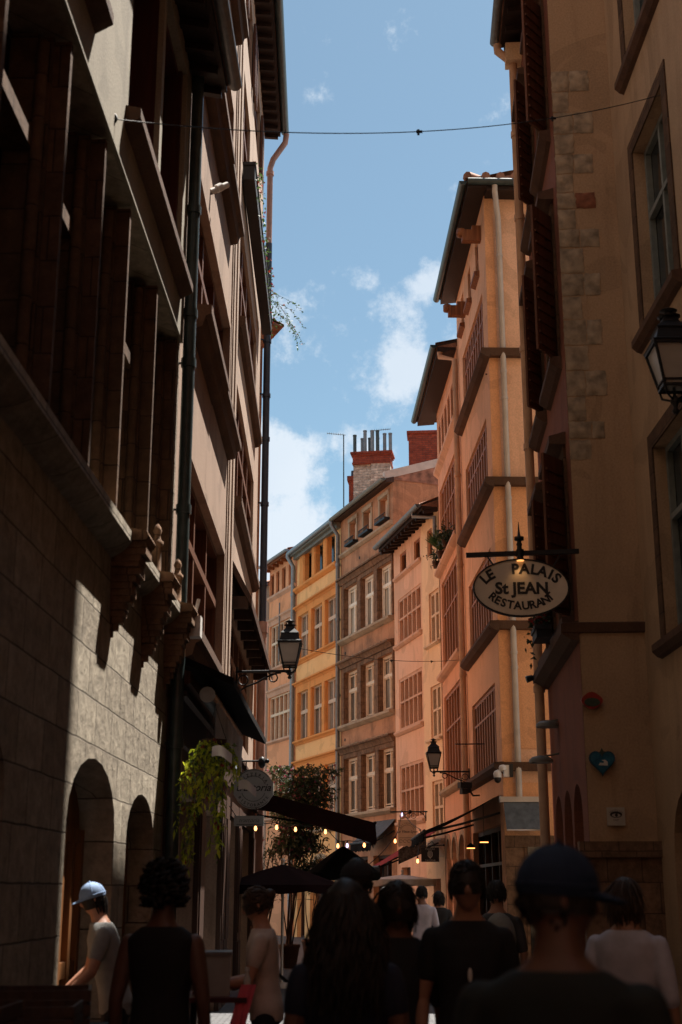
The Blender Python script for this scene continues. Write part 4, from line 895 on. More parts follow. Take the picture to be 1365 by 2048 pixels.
def vieux():
    x, y, z = 1.62, 33.0, 3.0
    r = empty('hanging_sign', (x, y, z), R(-4), 'tall cream hanging sign lettered Le Vieux Lyon on an iron bracket', 'sign')
    n = 12; bot = [(-.225+.45*i/n, -.31 - (.03 if i % 3 == 1 else 0)) for i in range(n+1)]
    m = MB(); m.plate(bot + [(.225,.31), (-.225,.31)], -.02, .02); m.build('sign_board', M['signcream'], r)
    m = MB(); arc_text(m, 'RESTAURANT', .055, 0, .02, .18, .19, 150, 30, -.023); text(m, 'Le Vieux Lyon', .085, 0, .0, -.023, .3, .001)
    for i in range(20): a, b = R(20+140*i/20), R(20+140*(i+1)/20); m.bar((.17*math.cos(a),-.022,.02+.165*math.sin(a)), (.17*math.cos(b),-.022,.02+.165*math.sin(b)), .004, .007)
    for k in range(4): m.tube([(-.16+k*.1 + .04*math.cos(t), -.022, -.2+.035*math.sin(t)) for t in [R(i*30) for i in range(11)]], .004, 4)
    m.bar((-.2,-.022,-.12), (.2,-.022,-.12), .004, .007); m.build('lettering', M['ink'], r)
    m = MB(); m.tube([(-.42,0,.50), (.50,0,.50)], .018, 6); m.ball((.07,0,.5), .05); m.tube([(.46,0,.5), (.46,0,.28)], .014, 6); m.tube([(.30,0,.5), (.4,0,.44), (.46,0,.34)], .012, 6)
    for k in range(3): m.tube([(-.12+k*.14 + .06*math.cos(t), 0, .40+.06*math.sin(t)) for t in [R(i*36) for i in range(11)]], .008, 5)
    m.build('bracket', M['iron'], r)
    r = empty('hanging_sign', (2.195, 33.4, 2.49), R(-4), 'small black hanging sign with a striped shield emblem', 'sign')
    m = MB(); m.box(-.22, .22, -.015, .015, -.17, .17); m.build('sign_board', M['ink'], r)
    m = MB(); m.plate([(-.06,.06),(.06,.06),(.06,-.03),(0,-.10),(-.06,-.03)], -.019, -.0155); m.plate([(-.05,.075),(-.04,.1),(-.015,.085),(0,.105),(.015,.085),(.04,.1),(.05,.075)], -.019, -.0155)
    text(m, 'CAVEAU', .06, -.0, .115, -.018); text(m, 'TAVERNE', .06, 0, -.155, -.018); m.build('emblem', M['signgrey'], r)
    m = MB()
    for k in (-.03, .0, .03): m.box(k-.007, k+.007, -.0215, -.0195, -.06 if k == 0 else -.04, .05)
    m.build('shield_stripes', M['ink'], r)
    m = MB(); m.tube([(-.24,0,.2), (.36,0,.23)], .014, 6); m.ball((.34,0,.23), .03); m.tube([(-.1,0,.2), (-.1,0,.17)], .01, 5); m.tube([(.1,0,.21), (.1,0,.17)], .01, 5); m.tube([(-.06,0,.24), (.05,0,.32), (.12,0,.24)], .012, 5); m.build('bracket', M['iron'], r)
vieux()
r = empty('sign_bracket', (3.0,29.0,4.72), 0, 'bare iron sign bracket with a scroll, hung with nothing, above the right black awning', 'bracket')
m = MB(); m.tube([(-.50,0,0), (.52,0,.01)], .014, 6); m.tube([(.50,0,.02), (.50,0,-.26)], .014, 6)
for k in range(2): m.tube([(.44+.05*math.cos(t)*(1-.3*k), 0, -.08-.10*k+.05*math.sin(t)) for t in [R(-90+i*36) for i in range(10)]], .008, 5)
m.build('arm', M['iron'], r)

# awnings ------------------------------------------------------------
def awning(name, label, p0, p1, q0, q1, mat, val=.22, valmat=None, scal=.25, wave=.03, arms=True, group=None, cat='awning', sag=.03, flap=0):
    """cloth between the wall edge p0-p1 and the front edge q0-q1, with a valance"""
    p0, p1, q0, q1 = map(Vector, (p0, p1, q0, q1)); c = (p0+p1+q0+q1)/4; c.z = 0
    root = empty(name, c, 0, label, cat, group); m = MB(); n, k = 16, 8; top = []; t = .012
    for i in range(n+1):
        for j in range(k+1):
            u, v = i/n, j/k; p = p0.lerp(p1, u).lerp(q0.lerp(q1, u), v); p.z -= sag*math.sin(math.pi*v)*(1+.5*math.sin(u*9)) ; top.append(p - c)
    W = k+1; bot = [p - Vector((0,0,t)) for p in top]
    f = [(i*W+j, (i+1)*W+j, (i+1)*W+j+1, i*W+j+1) for i in range(n) for j in range(k)]
    m.add(top + bot, f + [tuple(x + len(top) for x in g[::-1]) for g in f], True)
    cl = m.build('canopy', M[mat], root)
    m = MB(); a = q0 - c; b = q1 - c; d = (b-a); L_ = d.length; N_ = max(24, int(L_/.06)); vs = []
    nx = Vector((d.y, -d.x, 0)).normalized()
    for i in range(N_+1):
        u = i/N_; p = a + d*u; off = nx*wave*math.sin(u*L_*7); ed = val*(1 - .18*abs(math.sin(math.pi*u*L_/scal)))
        vs += [p, p + off*.5 - Vector((0,0,ed*.5)), p + off - Vector((0,0,ed))]
    m.add(vs, [(i*3+j, i*3+3+j, i*3+4+j, i*3+1+j) for i in range(N_) for j in range(2)], True)
    m.add([v + nx*.008 for v in vs], [(i*3+1+j, i*3+4+j, i*3+3+j, i*3+j) for i in range(N_) for j in range(2)], True)
    m.build('valance', M[valmat or mat], root)
    if flap:
        m = MB(); a_, b_ = p0 - c, q0 - c; m.add([a_, b_, b_ - Vector((0,0,val)), a_ - Vector((0,0,flap)), a_+Vector((0,.012,0)), b_+Vector((0,.012,0)), b_ - Vector((0,-.012,val)), a_ - Vector((0,-.012,flap))], [(0,1,2,3),(7,6,5,4),(2,6,7,3)]); m.build('side_flap', M[mat], root)
    if arms:
        m = MB()
        for u in (.04, .96):
            A = p0.lerp(p1, u) - c - Vector((0,0,.35)); Bq = q0.lerp(q1, u) - c - Vector((0,0,.03)); Mid = (A+Bq)/2 - Vector((0,0,.02)); m.tube([A, Mid, Bq], .025, 6)
        m.tube([a, b], .03, 8); m.build('awning_arm', M['iron'], root)
    return root
awning('awning', 'large dark oxblood awning sloping out from the left wall over the string of bulbs', (-1.8,26.0,3.55), (-1.8,29.0,3.55), (.66,26.0,2.90), (.66,29.0,2.90), 'oxblood', .40, flap=.30)
awning('awning', 'black awning sloping out from the tall peach house on the right above two hanging lamps', (3.12,30.9,3.46), (3.12,26.2,3.46), (1.62,30.9,2.76), (1.62,26.2,2.76), 'black', .20)
awning('awning', 'dull red awning with a dark patterned end panel in front of the narrow house', (2.32,37.2,3.2), (2.58,35.6,3.2), (.80,37.0,2.25), (1.0,35.4,2.25), 'redcan', .16, 'black')
awning('awning', 'slate grey awning at the foot of the stained brown house', (1.02,43.05,3.75), (1.66,41.2,3.75), (.30,42.8,3.05), (.92,40.95,3.05), 'greycan', .28, 'black')
awning("shop_blind", "slate grey roller blind pulled down over a shopfront", (3.12,25.78,3.28), (3.92,25.78,3.28), (3.14,25.56,2.76), (3.90,25.56,2.76), 'greycan', .03, 'palepipe', arms=False)
r = empty('blind_box', (3.52,25.86,3.33), 0, 'long pale roller box above the slate grey shop blind', 'blind box'); m = MB(); m.box(-.44, .44, -.1, .1, -.05, .05); m.box(-.46, -.44, -.11, .11, -.06, .06); m.box(.44, .46, -.11, .11, -.06, .06); m.build('box_housing', M['palepipe'], r)
# striped end panel of the red awning
m = MB(); m.add([(1.50,35.45,2.30),(2.24,35.55,2.62),(2.24,35.55,3.16),(1.50,35.45,2.66),(1.50,35.49,2.30),(2.24,35.59,2.62),(2.24,35.59,3.16),(1.50,35.49,2.66)], [(0,1,2,3),(7,6,5,4),(0,4,5,1),(1,5,6,2),(2,6,7,3),(3,7,4,0)])
tag(m.build('windbreak_panel', simple('dark_speckled_canvas', (.05,.045,.04), .9, var=.8, scale=18)), 'dark speckled cloth panel hung beside the dull red awning', 'panel')
# roller awning with a pale fringe on the pink plaster house
def fringe_awning():
    r = empty('awning', (-1.62,16.6,0), 0, 'dark roller awning with a pale blue scalloped fringe on the pink plaster house', 'awning')
    m = MB(); y0, y1 = -2.85, 1.2
    m.tube([(.22,y0,3.62), (.22,y1,3.62)], .085, 12); m.build('roller', M['zinc'], r)
    m = MB(); m.add([(-.15,y0-.1,4.06),(-.15,y1+1.6,4.06),(.52,y1+1.6,3.78),(.50,y0-.1,3.78),(-.15,y0-.1,3.98),(-.15,y1+1.6,3.98),(.52,y1+1.6,3.70),(.50,y0-.1,3.70)], [(0,1,2,3),(7,6,5,4),(0,4,5,1),(1,5,6,2),(2,6,7,3),(3,7,4,0)])
    m.build('cover_board', M['black'], r)
    m = MB(); n = 64; vs = []
    for i in range(n+1):
        u = i/n; yy = y0 + .2 + (y1-y0-.4)*u; xx = .30 + .03*math.sin(u*60); vs += [(xx,yy,3.56), (xx+.02*math.sin(u*43),yy,3.36), (xx+.01*math.sin(u*31),yy,3.16 - .08*abs(math.sin(u*36)))]
    f = [(i*3+j, i*3+3+j, i*3+4+j, i*3+1+j) for i in range(n) for j in range(2)]
    m.add(vs, f, True); m.add([(v[0]-.008,v[1],v[2]) for v in vs], [g[::-1] for g in f], True); m.build('valance', simple('pale_blue_white_cloth', (.38,.43,.48), .8, var=.15, scale=6), r)
fringe_awning()

# parasols
def parasol(label, x, y, zt, rad, drop, mat, n=8, val=.14, rot=0.2, square=False, pole='palepipe'):
    r = empty('parasol', (x, y, 0), 0, label, 'parasol'); m = MB(); vs = []; K = 5; S = 6
    rim = []
    for i in range(n):
        for j in range(S):
            a = rot + 2*math.pi*(i + j/S)/n; rr = rad * (math.cos(math.pi/n)/math.cos(math.pi/n*(2*j/S-1)) if True else 1); rim.append((a, rr, math.sin(math.pi*j/S)))
    T = len(rim)
    for k in range(K+1):
        t = k/K
        for (a, rr, sg) in rim: vs.append((rr*t*math.cos(a), rr*t*math.sin(a), zt - drop*t**1.15 + .05*sg*t*(1-t)*-1))
    f = [(k*T+i, (k+1)*T+i, (k+1)*T+(i+1) % T, k*T+(i+1) % T) for k in range(K) for i in range(T)]
    m.add(vs, f, True); m.add([(v[0],v[1],v[2]-.015) for v in vs], [g[::-1] for g in f], True); m.build('canopy', M[mat], r)
    m = MB(); vs = []
    for (a, rr, sg) in rim: vs += [(rr*math.cos(a), rr*math.sin(a), zt-drop), (rr*1.01*math.cos(a), rr*1.01*math.sin(a), zt-drop-val*(.75+.35*sg))]
    m.add(vs, [(2*i, 2*((i+1) % T), 2*((i+1) % T)+1, 2*i+1) for i in range(T)], True); m.add([(v[0]*.985,v[1]*.985,v[2]) for v in vs], [(2*i+1, 2*((i+1) % T)+1, 2*((i+1) % T), 2*i) for i in range(T)], True); m.build('valance', M[mat], r)
    m = MB(); m.tube([(0,0,0), (0,0,zt+.06)], .025, 8); m.ball((0,0,zt+.07), .04); m.lathe([(.28,0), (.28,.05), (.05,.09)], (0,0,0), 14); m.build('pole', M[pole], r)
    m = MB()
    for i in range(n): a = rot + 2*math.pi*i/n; m.bar((.02*math.cos(a),.02*math.sin(a),zt-.06), (rad*.98*math.cos(a),rad*.98*math.sin(a),zt-drop-.03), .018)
    m.build('ribs', M['iron'], r); return r
parasol('off white parasol with a scalloped rim standing in the middle of the street', 1.36, 30.2, 1.96+.02, .78, .10, 'whitecan')
parasol('dark oxblood parasol at the left behind the woman in the pale shirt', -1.05, 24.6, 2.10, 1.15, .36, 'oxblood', rot=.4)
parasol('large dark teal parasol in front of the ochre house doorway', .05, 28.6, 2.55, .78, .55, 'tealcan', rot=.1)

# bulbs strung under the awnings
BULB = emit('warm_bulb', (1.0,.36,.11), 1.9); BULBW = emit('white_bulb', (.6,.55,1.0), .9)
def light_string(label, pts, cold=()):
    root = empty('light_string', (pts[0][0], pts[0][1], 0), 0, label, 'string of lights', 'strings of bulbs'); b = root.location.copy()
    m = MB(); P = [Vector(p) - Vector(b) for p in pts]; ln = []
    for a, c in zip(P[:-1], P[1:]):
        for i in range(6): u = i/6; q = a.lerp(c, u); q.z -= .10*math.sin(math.pi*u)*(c-a).length*.4; ln.append(q + Vector((0,0,.10)))
    ln.append(P[-1] + Vector((0,0,.10))); m.tube(ln, .008, 5, False); m.build('cord', M['iron'], root)
    for i, p in enumerate(P):
        m = MB(); m.lathe([(.008,-.035), (.022,-.022), (.027,0), (.022,.025), (.014,.05)], p, 8); o = m.build('bulb', BULBW if i in cold else BULB, root)
        m = MB(); m.lathe([(.016,.05), (.016,.10)], p, 8); m.build('socket', M['iron'], o)
def atp(x, y, Y):
    d = vdir0(x, y); t = Y/d[1]; return (d[0]*t, Y, CAMZ + d[2]*t)
def vdir0(x, y):
    u, v = (x-682.5)/FPX, (1024-y)/FPX; t = R(TILT); return (u, math.cos(t)-v*math.sin(t), math.sin(t)+v*math.cos(t))
light_string('string of small warm bulbs hanging below the oxblood awning on the left', [(-1.52,24.0,2.70), (-1.16,24.3,2.73), (-.87,25.8,2.76), (-.30,25.9,2.72), (-.06,26.0,2.46), (.12,26.1,2.47), (.45,26.2,2.48)], (5,))
light_string('string of warm bulbs from the teal parasol up to the cream hanging sign', [(.48,27.2,1.95), (.47,27.0,2.13), (.56,27.3,2.05), (1.12,28.0,2.62), (1.40,31.0,3.32), (1.73,29.5,2.83), (1.58,28.0,2.22)], (4,))
def pendant(x, y, z, lab):
    r = empty('pendant_lamp', (x, y, z), 0, lab, 'hanging lamp'); m = MB(); m.lathe([(.10,0), (.085,.04), (.03,.08), (.02,.10)], (0,0,0), 12); m.tube([(0,0,.1), (0,0,.75)], .006, 5); m.build('lamp_shade', M['iron'], r)
    m = MB(); m.lathe([(.085,-.012), (.09,.0)], (0,0,-.004), 12); m.build('bulb', emit('orange_lamp_glow', (1,.36,.09), 1.6), r)
pendant(2.92, 27.6, 2.60, 'orange glowing lamp under the black awning, the one nearer the shop blind')
pendant(2.80, 29.2, 2.53, 'orange glowing lamp under the black awning, the one farther from the shop blind')

# cameras and floodlights on the right wall
r = empty('security_camera', (3.10,25.4,3.72), 0, 'white domed security camera pair on the corner of the tall peach house', 'camera')
m = MB(); m.box(.0, .10, -.06, .1, .0, .22); m.lathe([(.075,-.06), (.08,.02), (.06,.06), (.02,.08)], (-.12,0,.05), 12); m.lathe([(.07,.0), (.075,.06), (.055,.1), (.02,.11)], (-.02,-.02,.12), 12); m.tube([(-.12,0,.12), (.05,0,.12)], .02, 8); m.build('camera_housing', M['whiteplastic'], r)
m = MB(); m.ball((-.12,0,-.04), (.068,.068,.075), 12, 8); m.build('lens_dome', M['ink'], r); m = MB(); m.box(.10, .17, -.08, .08, .0, .24); m.build('mount_plate', M['ink'], r)
r = empty('floodlight', (2.62,28.0,3.72), R(20), 'black floodlight on a short arm left of the white security camera', 'floodlight'); m = MB(); m.box(-.16, .10, -.08, .08, -.02, .10); m.box(-.12, .0, -.07, .07, -.14, -.03); m.ball((.06,0,-.06), .06); m.tube([(.05,0,-.02), (.2,.1,-.16), (.42,.25,-.14)], .02, 6); m.build('lamp_housing', M['ink'], r)
r = empty('wall_spotlight', (3.0,19.9,4.78), 0, 'small black spotlight leaning out from the far edge of the corner house', 'spotlight'); m = MB(); m.tube([(-.18,0,-.05), (-.08,0,-.02)], [.055,.045], 10); m.tube([(-.1,0,-.02), (.08,0,.05)], .014, 6); m.build('lamp_housing', M['iron'], r)
for x, z, lab in ((2.86,3.42,'flat grey shop lamp on the corner house, lower of two'), (2.98,3.92,'flat grey shop lamp on the corner house, upper of two')):
    r = empty('shop_lamp', (x,18.9,z), 0, lab, 'wall lamp'); m = MB(); m.lathe([(.17,-.03), (.17,.01), (.12,.05), (.03,.07)], (-.02,0,0), 16); m.tube([(.03,0,.06), (.25,0,.1)], .015, 6); m.build('lamp_shade', simple('weathered_grey_enamel', (.16,.16,.14), .5), r)

# cables across the street
def cable(label, a, b, sag, rad, extra=None):
    a, b = Vector(a), Vector(b); r = empty('overhead_cable', a, 0, label, 'cable'); m = MB(); P = []
    for i in range(31): u = i/30; p = a.lerp(b, u); p.z -= sag*4*u*(1-u); P.append(p - a)
    m.tube(P, rad, 5, False); m.build('wire', M['iron'], r)
    for k in (14, 22): m = MB(); m.lathe([(.012,-.035), (.014,.02)], P[k], 6); m.tube([P[k]+Vector((-.02,0,0)), P[k]+Vector((.04,0,0))], .014, 6); m.build('cable_clip', M['iron'], r)
    if extra: extra(r, b - a)
def hook(r, d):
    m = MB(); m.tube([(-.0+.05*math.cos(t), 0, .05*math.sin(t)) for t in [R(i*30) for i in range(13)]], .012, 6)
    m.tube([(-.05,0,0), (-.12,-.02,-.02), (-.14,-.03,-.12), (-.10,-.04,-.18)], .014, 6); m.build('eye_hook', M['iron'], r)
cable('long sagging cable hooked to the grey plaster band and crossing high over the street', (-1.90,9.5,7.76), (3.80,13.5,10.66), .30, .005, hook)
def boxx(r, d):
    m = MB(); m.box(d.x-.35, d.x-.13, -.06, .06, d.z-.14, d.z+.03); m.build('connection_box', M['ink'], r)
cable('thin low cable from the large left lantern to a black box on the rose house', (-.70,22.8,5.72), (3.02,31.6,7.05-.02), .12, .006, boxx)

# television aerials on the roofs
def aerial(label, x, y, z, h, L_, ang):
    r = empty('aerial', (x, y, z), ang, label, 'aerial', 'roof aerials'); m = MB(); m.tube([(0,0,0), (0,0,h)], .022, 6); m.tube([(-L_,0,h+.05), (.08,0,h-.02)], .012, 5)
    for i in range(8): u = -L_ + L_*.95*i/7; m.tube([(u,-.12,h+.05*(-u/L_)), (u,.12,h+.05*(-u/L_))], .007, 4)
    m.build('mast', M['darkpipe'], r)
aerial('tall thin television aerial left of the whitewashed chimney', .10, 46.6, 14.6, 3.5, .62, R(0))
aerial('thin television aerial rising behind the flue pipes of the whitewashed chimney', 1.22, 46.4, 15.0, 3.2, .62, R(180))

# ------------------------------------------------------------------ plants
def leaf(m, p, d, s, w=.4, droop=.2):
    d = Vector(d).normalized(); x = d.cross(Vector((random.uniform(-1,1), random.uniform(-1,1), random.uniform(-.3,1)))).normalized(); p = Vector(p)
    a = p + d*s*.5 + x*s*w*.5; b = p + d*s*.5 - x*s*w*.5; t = p + d*s - Vector((0,0,droop*s)); m.add([p, a, t, b], [(0,1,2,3)])
def rv(s=1.0): return Vector((random.gauss(0,s), random.gauss(0,s), random.gauss(0,s)))
LEAFY = leafmat('yellow_green_leaf', (.50,.52,.035), (.26,.36,.02), .55)
LEAFD = leafmat('dark_green_leaf', (.035,.055,.018), (.02,.035,.012), .25)
LEAFM = leafmat('mid_green_leaf', (.07,.12,.03), (.04,.08,.02), .35)
REDP = leafmat('red_petal', (.30,.02,.012), (.22,.03,.02), .3); PINKP = leafmat('dusky_pink_petal', (.26,.05,.09), (.18,.04,.07), .3)
def hanging_plant():
    x, y = -1.27, 13.3
    r = empty('hanging_plant', (x, y, 3.05), 0, 'sunlit hanging basket of yellow green leaves with small red flowers', 'hanging plant')
    r.scale = (.72, .72, 1.0)
    st = MB(); lf = MB(); fl = MB(); dk = MB()
    for i in range(30):
        a = random.uniform(0, 6.3); ln = random.uniform(.25, .9); p = Vector((.09*math.cos(a), .09*math.sin(a), -.06)); P = [p]; d = Vector((math.cos(a)*.17-.02, math.sin(a)*.2, .2))
        if i < 8: ln = random.uniform(1.0, 1.4); d.x -= .10
        n = int(ln/.07)
        for k in range(n):
            p = p + d.normalized()*.07; d += Vector((random.gauss(-.02,.08), random.gauss(0,.10), -.22)); P.append(p.copy())
            for q in range(6): leaf(dk if random.random() < .18 else lf, p + rv(.018), d.normalized()*.4 + rv(.55), random.uniform(.02,.10), random.uniform(.2,.6))
            if random.random() < .10: 
                c = p + rv(.035)
                for q in range(7): leaf(fl, c, rv(1), .035, .8, .1)
        st.tube(P, .004, 4, False)
    st.build('stems', LEAFM, r); lf.merge(dk, 1).merge(fl, 2).build('foliage', [LEAFY, LEAFM, REDP], r)
    m = MB(); m.lathe([(.05,-.16), (.13,-.10), (.17,.03), (.175,.05)], (0,0,0), 14)
    m.build('basket', M['darkwood'], r)
    m = MB()
    for k in range(3): a = k*2.1; m.tube([(.17*math.cos(a),.17*math.sin(a),.04), (0,0,.38)], .004, 4)
    m.build('chain', M['iron'], r)
    for (dx, dy, dz, lab, s) in ((.10,-.25,-.04,'curled white paper label lit by the sun on top of the hanging basket',.10), (.33,.1,-.34,'white paper label hanging lower right of the hanging basket',.09)):
        m = MB(); vs = []
        for i in range(6):
            for j in range(4): vs.append((s*(i/5-.5)*2, .03*math.sin(i*1.3+j*.4), s*(j/3-.5) + .03*math.sin(i*.8) - .05*i/5))
        m.add(vs, [(i*4+j, (i+1)*4+j, (i+1)*4+j+1, i*4+j+1) for i in range(5) for j in range(3)], True); m.add([(v[0],v[1]+.004,v[2]) for v in vs], [(i*4+j, i*4+j+1, (i+1)*4+j+1, (i+1)*4+j) for i in range(5) for j in range(3)], True)
        tag(m.build('paper_label', simple('white_paper', (.6,.6,.62), .8, var=.04), None, (x+dx, y+dy, 3.0+dz)), lab, 'label')
hanging_plant()
def shrub(label, x, y, z0, stems, crown, n, ls, flower=0.0, pot=True, name='oleander', leafm=None, sq=1.0):
    r = empty(name, (x, y, 0), 0, label, 'shrub'); st = MB(); lf = MB(); fl = MB(); tips = []
    for i in range(stems):
        a = 6.28*i/stems + random.uniform(-.4,.4); c = Vector((crown[0]+random.gauss(0,crown[3]*.55), random.gauss(0,crown[3]*.5), crown[2]+random.gauss(0,crown[4]*.4)))
        b = Vector((.06*math.cos(a), .06*math.sin(a), z0)); P = [b.lerp(c, u) + Vector((.10*math.sin(u*3+a), .1*math.cos(u*2.4+a), .1*math.sin(u*3)))*math.sin(u*math.pi) + rv(.012) for u in [k/7 for k in range(8)]]
        st.tube(P, [.018*(1-.75*k/7) for k in range(8)], 5, False); tips += P[4:]
        for k in range(3):
            q = P[random.randint(3,6)]; e = q + rv(.22) + Vector((0,0,.12)); st.tube([q, (q+e)/2 + rv(.03), e], [.008,.006,.003], 4, False); tips.append(e)
    for i in range(n):
        t = random.choice(tips); p = t + Vector((random.gauss(0,crown[3]*.20), random.gauss(0,crown[3]*.20), random.gauss(0,crown[4]*.20)))
        leaf(lf, p, rv(1) + Vector((0,0,.3)), random.uniform(.6,1.2)*ls, .3)
        if random.random() < flower:
            for q in range(6): leaf(fl, p, rv(1), .05, .8, .1)
    st.build('stems', M['darkwood'], r); lf.merge(fl, 1).build('foliage', [leafm or LEAFD, PINKP], r)
    if pot: m = MB(); m.lathe([(.16,0), (.23,.42), (.25,.44), (.25,.5), (.21,.5), (.2,.44)], (0,0,0), 16); m.build('pot', M['darkwood'], r)
    return r
shrub('tall oleander with dark leaves and dusky pink flowers rising over the oxblood awning', -1.15, 30.6, .5, 12, (.28,0,4.15,.72,.26), 6500, .15, .06)
shrub('small dark leafy shrub in front of the arched doorway of the ochre house', -.72, 33.6, .5, 6, (.05,0,2.45,.36,.28), 900, .085)
shrub('slender bare stemmed shrub at the far corner of the tall pink house', -1.72, 30.2, .4, 8, (.15,0,2.5,.30,.40), 420, .08)
def flower_box(label, loc, rz, L_, wd=.24, h=.26, n=500, spill=.5, lm=None, fm=None, fd=.1, bias=(0,0,0), hang=None):
    r = empty('flower_box', loc, rz, label, 'flower box'); m = MB(); m.box(0, L_, -wd, 0, 0, h); m.box(-.02, L_+.02, -wd-.02, .0, h-.05, h+.012); m.build('box_planter', M['ink'], r)
    lf = MB(); fl = MB()
    for i in range(n):
        x = random.uniform(0, L_); p = Vector((x, -wd*random.uniform(.2,1.1), h + abs(random.gauss(0,.10)))); 
        if random.random() < spill: p = Vector((x, -wd-random.uniform(0,.12), h - abs(random.gauss(0,.22))))
        p += Vector(bias)*random.random(); leaf(lf, p, rv(1), random.uniform(.05,.1), .5)
        if random.random() < fd:
            for q in range(5): leaf(fl, p + Vector((0,-.03,.03)), rv(1), .04, .8)
    if hang:
        for k in range(hang):
            p = Vector((L_*random.uniform(.75,1.0), -wd, h)); d = Vector((random.uniform(.05,.5), -random.uniform(.2,.7), .2)); P = [p]
            for q in range(random.randint(7,15)):
                p = p + d.normalized()*.09; d += Vector((random.gauss(.02,.1), random.gauss(0,.12), -.16)); P.append(p.copy())
                for z in range(3): leaf(lf, p + rv(.02), rv(1), random.uniform(.04,.08), .5)
                if random.random() < .15: leaf(fl, p, rv(1), .05, .8)
            lf.tube(P, .004, 3, False)
    lf.merge(fl, 1).build('foliage', [lm or LEAFM, fm or REDP], r); return r
flower_box('long black flower box high on the tall pink house with trailing yellow green sprays', (-1.80,21.4,14.15), R(90.4), 7.0, .22, .34, 260, .6, LEAFM, REDP, .12, hang=7)
for i, (s, z, lab, k) in enumerate(((2.9,10.28,'bushy dark plant in a pot on the upper window ledge of the rose house',260), (1.7,10.28,'thin spiky plant in a pot on the upper window ledge of the rose house',120), (.55,10.28,'small grey green plant at the far end of the rose house window ledge',140))):
    u = (2.97-2.80)/4.78, (31.4-36.18)/4.78; px, py = 2.80+u[0]*s-.17, 36.18+u[1]*s
    r = empty('potted_plant', (px, py, z), 0, lab, 'potted plant', 'plants on the rose house ledge'); m = MB(); m.lathe([(.07,0), (.10,.17), (.11,.17), (.11,.2), (.09,.2)], (0,0,0), 10); m.build('pot', M['darkwood'], r)
    m = MB()
    for q in range(k):
        if i == 1: a = random.uniform(0,6.3); leaf(m, (0,0,.2), (math.cos(a)*.6, math.sin(a)*.6, random.uniform(.5,2)), random.uniform(.3,.75), .12, .1)
        else: leaf(m, Vector((0,0,.34)) + rv(.12), rv(1), random.uniform(.07,.13), .5)
    m.build('foliage', LEAFD if i != 1 else LEAFM, r)
flower_box('dark pot of red geraniums on the string course of the corner house', (2.80,17.6,4.86), R(-92), .5, .2, .16, 200, .12, LEAFD, REDP, .25)

# ------------------------------------------------------------------ people
def fuse(mbs, voxel, smooth=4, name='body'):
    """one continuous surface out of overlapping shapes"""
    mb = MB()
    for m in mbs: mb.add(m.v, m.f)
    me = bpy.data.meshes.new(name); me.from_pydata(mb.v, [], mb.f); bm = bmesh.new(); bm.from_mesh(me); bmesh.ops.recalc_face_normals(bm, faces=bm.faces); bm.to_mesh(me); bm.free()
    ob = bpy.data.objects.new(name, me); col.objects.link(ob)
    r = ob.modifiers.new('r', 'REMESH'); r.mode = 'VOXEL'; r.voxel_size = voxel; r.use_smooth_shade = True
    s = ob.modifiers.new('s', 'SMOOTH'); s.iterations = smooth; s.factor = .5
    out = bpy.data.meshes.new_from_object(ob.evaluated_get(bpy.context.evaluated_depsgraph_get()))
    bpy.data.objects.remove(ob); bpy.data.meshes.remove(me); out.name = name; return out
def link(me, name, mat, parent, sub=0):
    me.materials.clear(); me.materials.append(mat); o = bpy.data.objects.new(name, me); col.objects.link(o); o.parent = parent; return o
def loft(m, rings, n=20):                      # rings of (z, rx, ry, yc, xc)
    vs = []
    for r in rings:
        z, rx, ry, yc = r[:4]; xc = r[4] if len(r) > 4 else 0
        for k in range(n):
            a = 2*math.pi*k/n; c, s_ = math.cos(a), math.sin(a); e = .8
            vs.append((xc + rx*math.copysign(abs(c)**e, c), yc + ry*math.copysign(abs(s_)**e, s_), z))
    fs = [(i*n+k, i*n+(k+1) % n, (i+1)*n+(k+1) % n, (i+1)*n+k) for i in range(len(rings)-1) for k in range(n)]
    m.add(vs, fs + [tuple(range(n))[::-1], tuple(range((len(rings)-1)*n, len(rings)*n))], True)
def limb(m, pts, rs, n=12):
    P = []; Rr = []
    for i in range(len(pts)-1):
        a, b = Vector(pts[i]), Vector(pts[i+1])
        for k in range(4): P.append(a.lerp(b, k/4)); u = k/4; Rr.append(rs[i] + (rs[i+1]-rs[i])*u + .10*rs[i]*math.sin(math.pi*u)*(1 if i == 0 else .8))
    P.append(Vector(pts[-1])); Rr.append(rs[-1]); m.tube(P, Rr, n)
    for p, r in zip(pts, rs): m.ball(p, r*.99, n, 8)
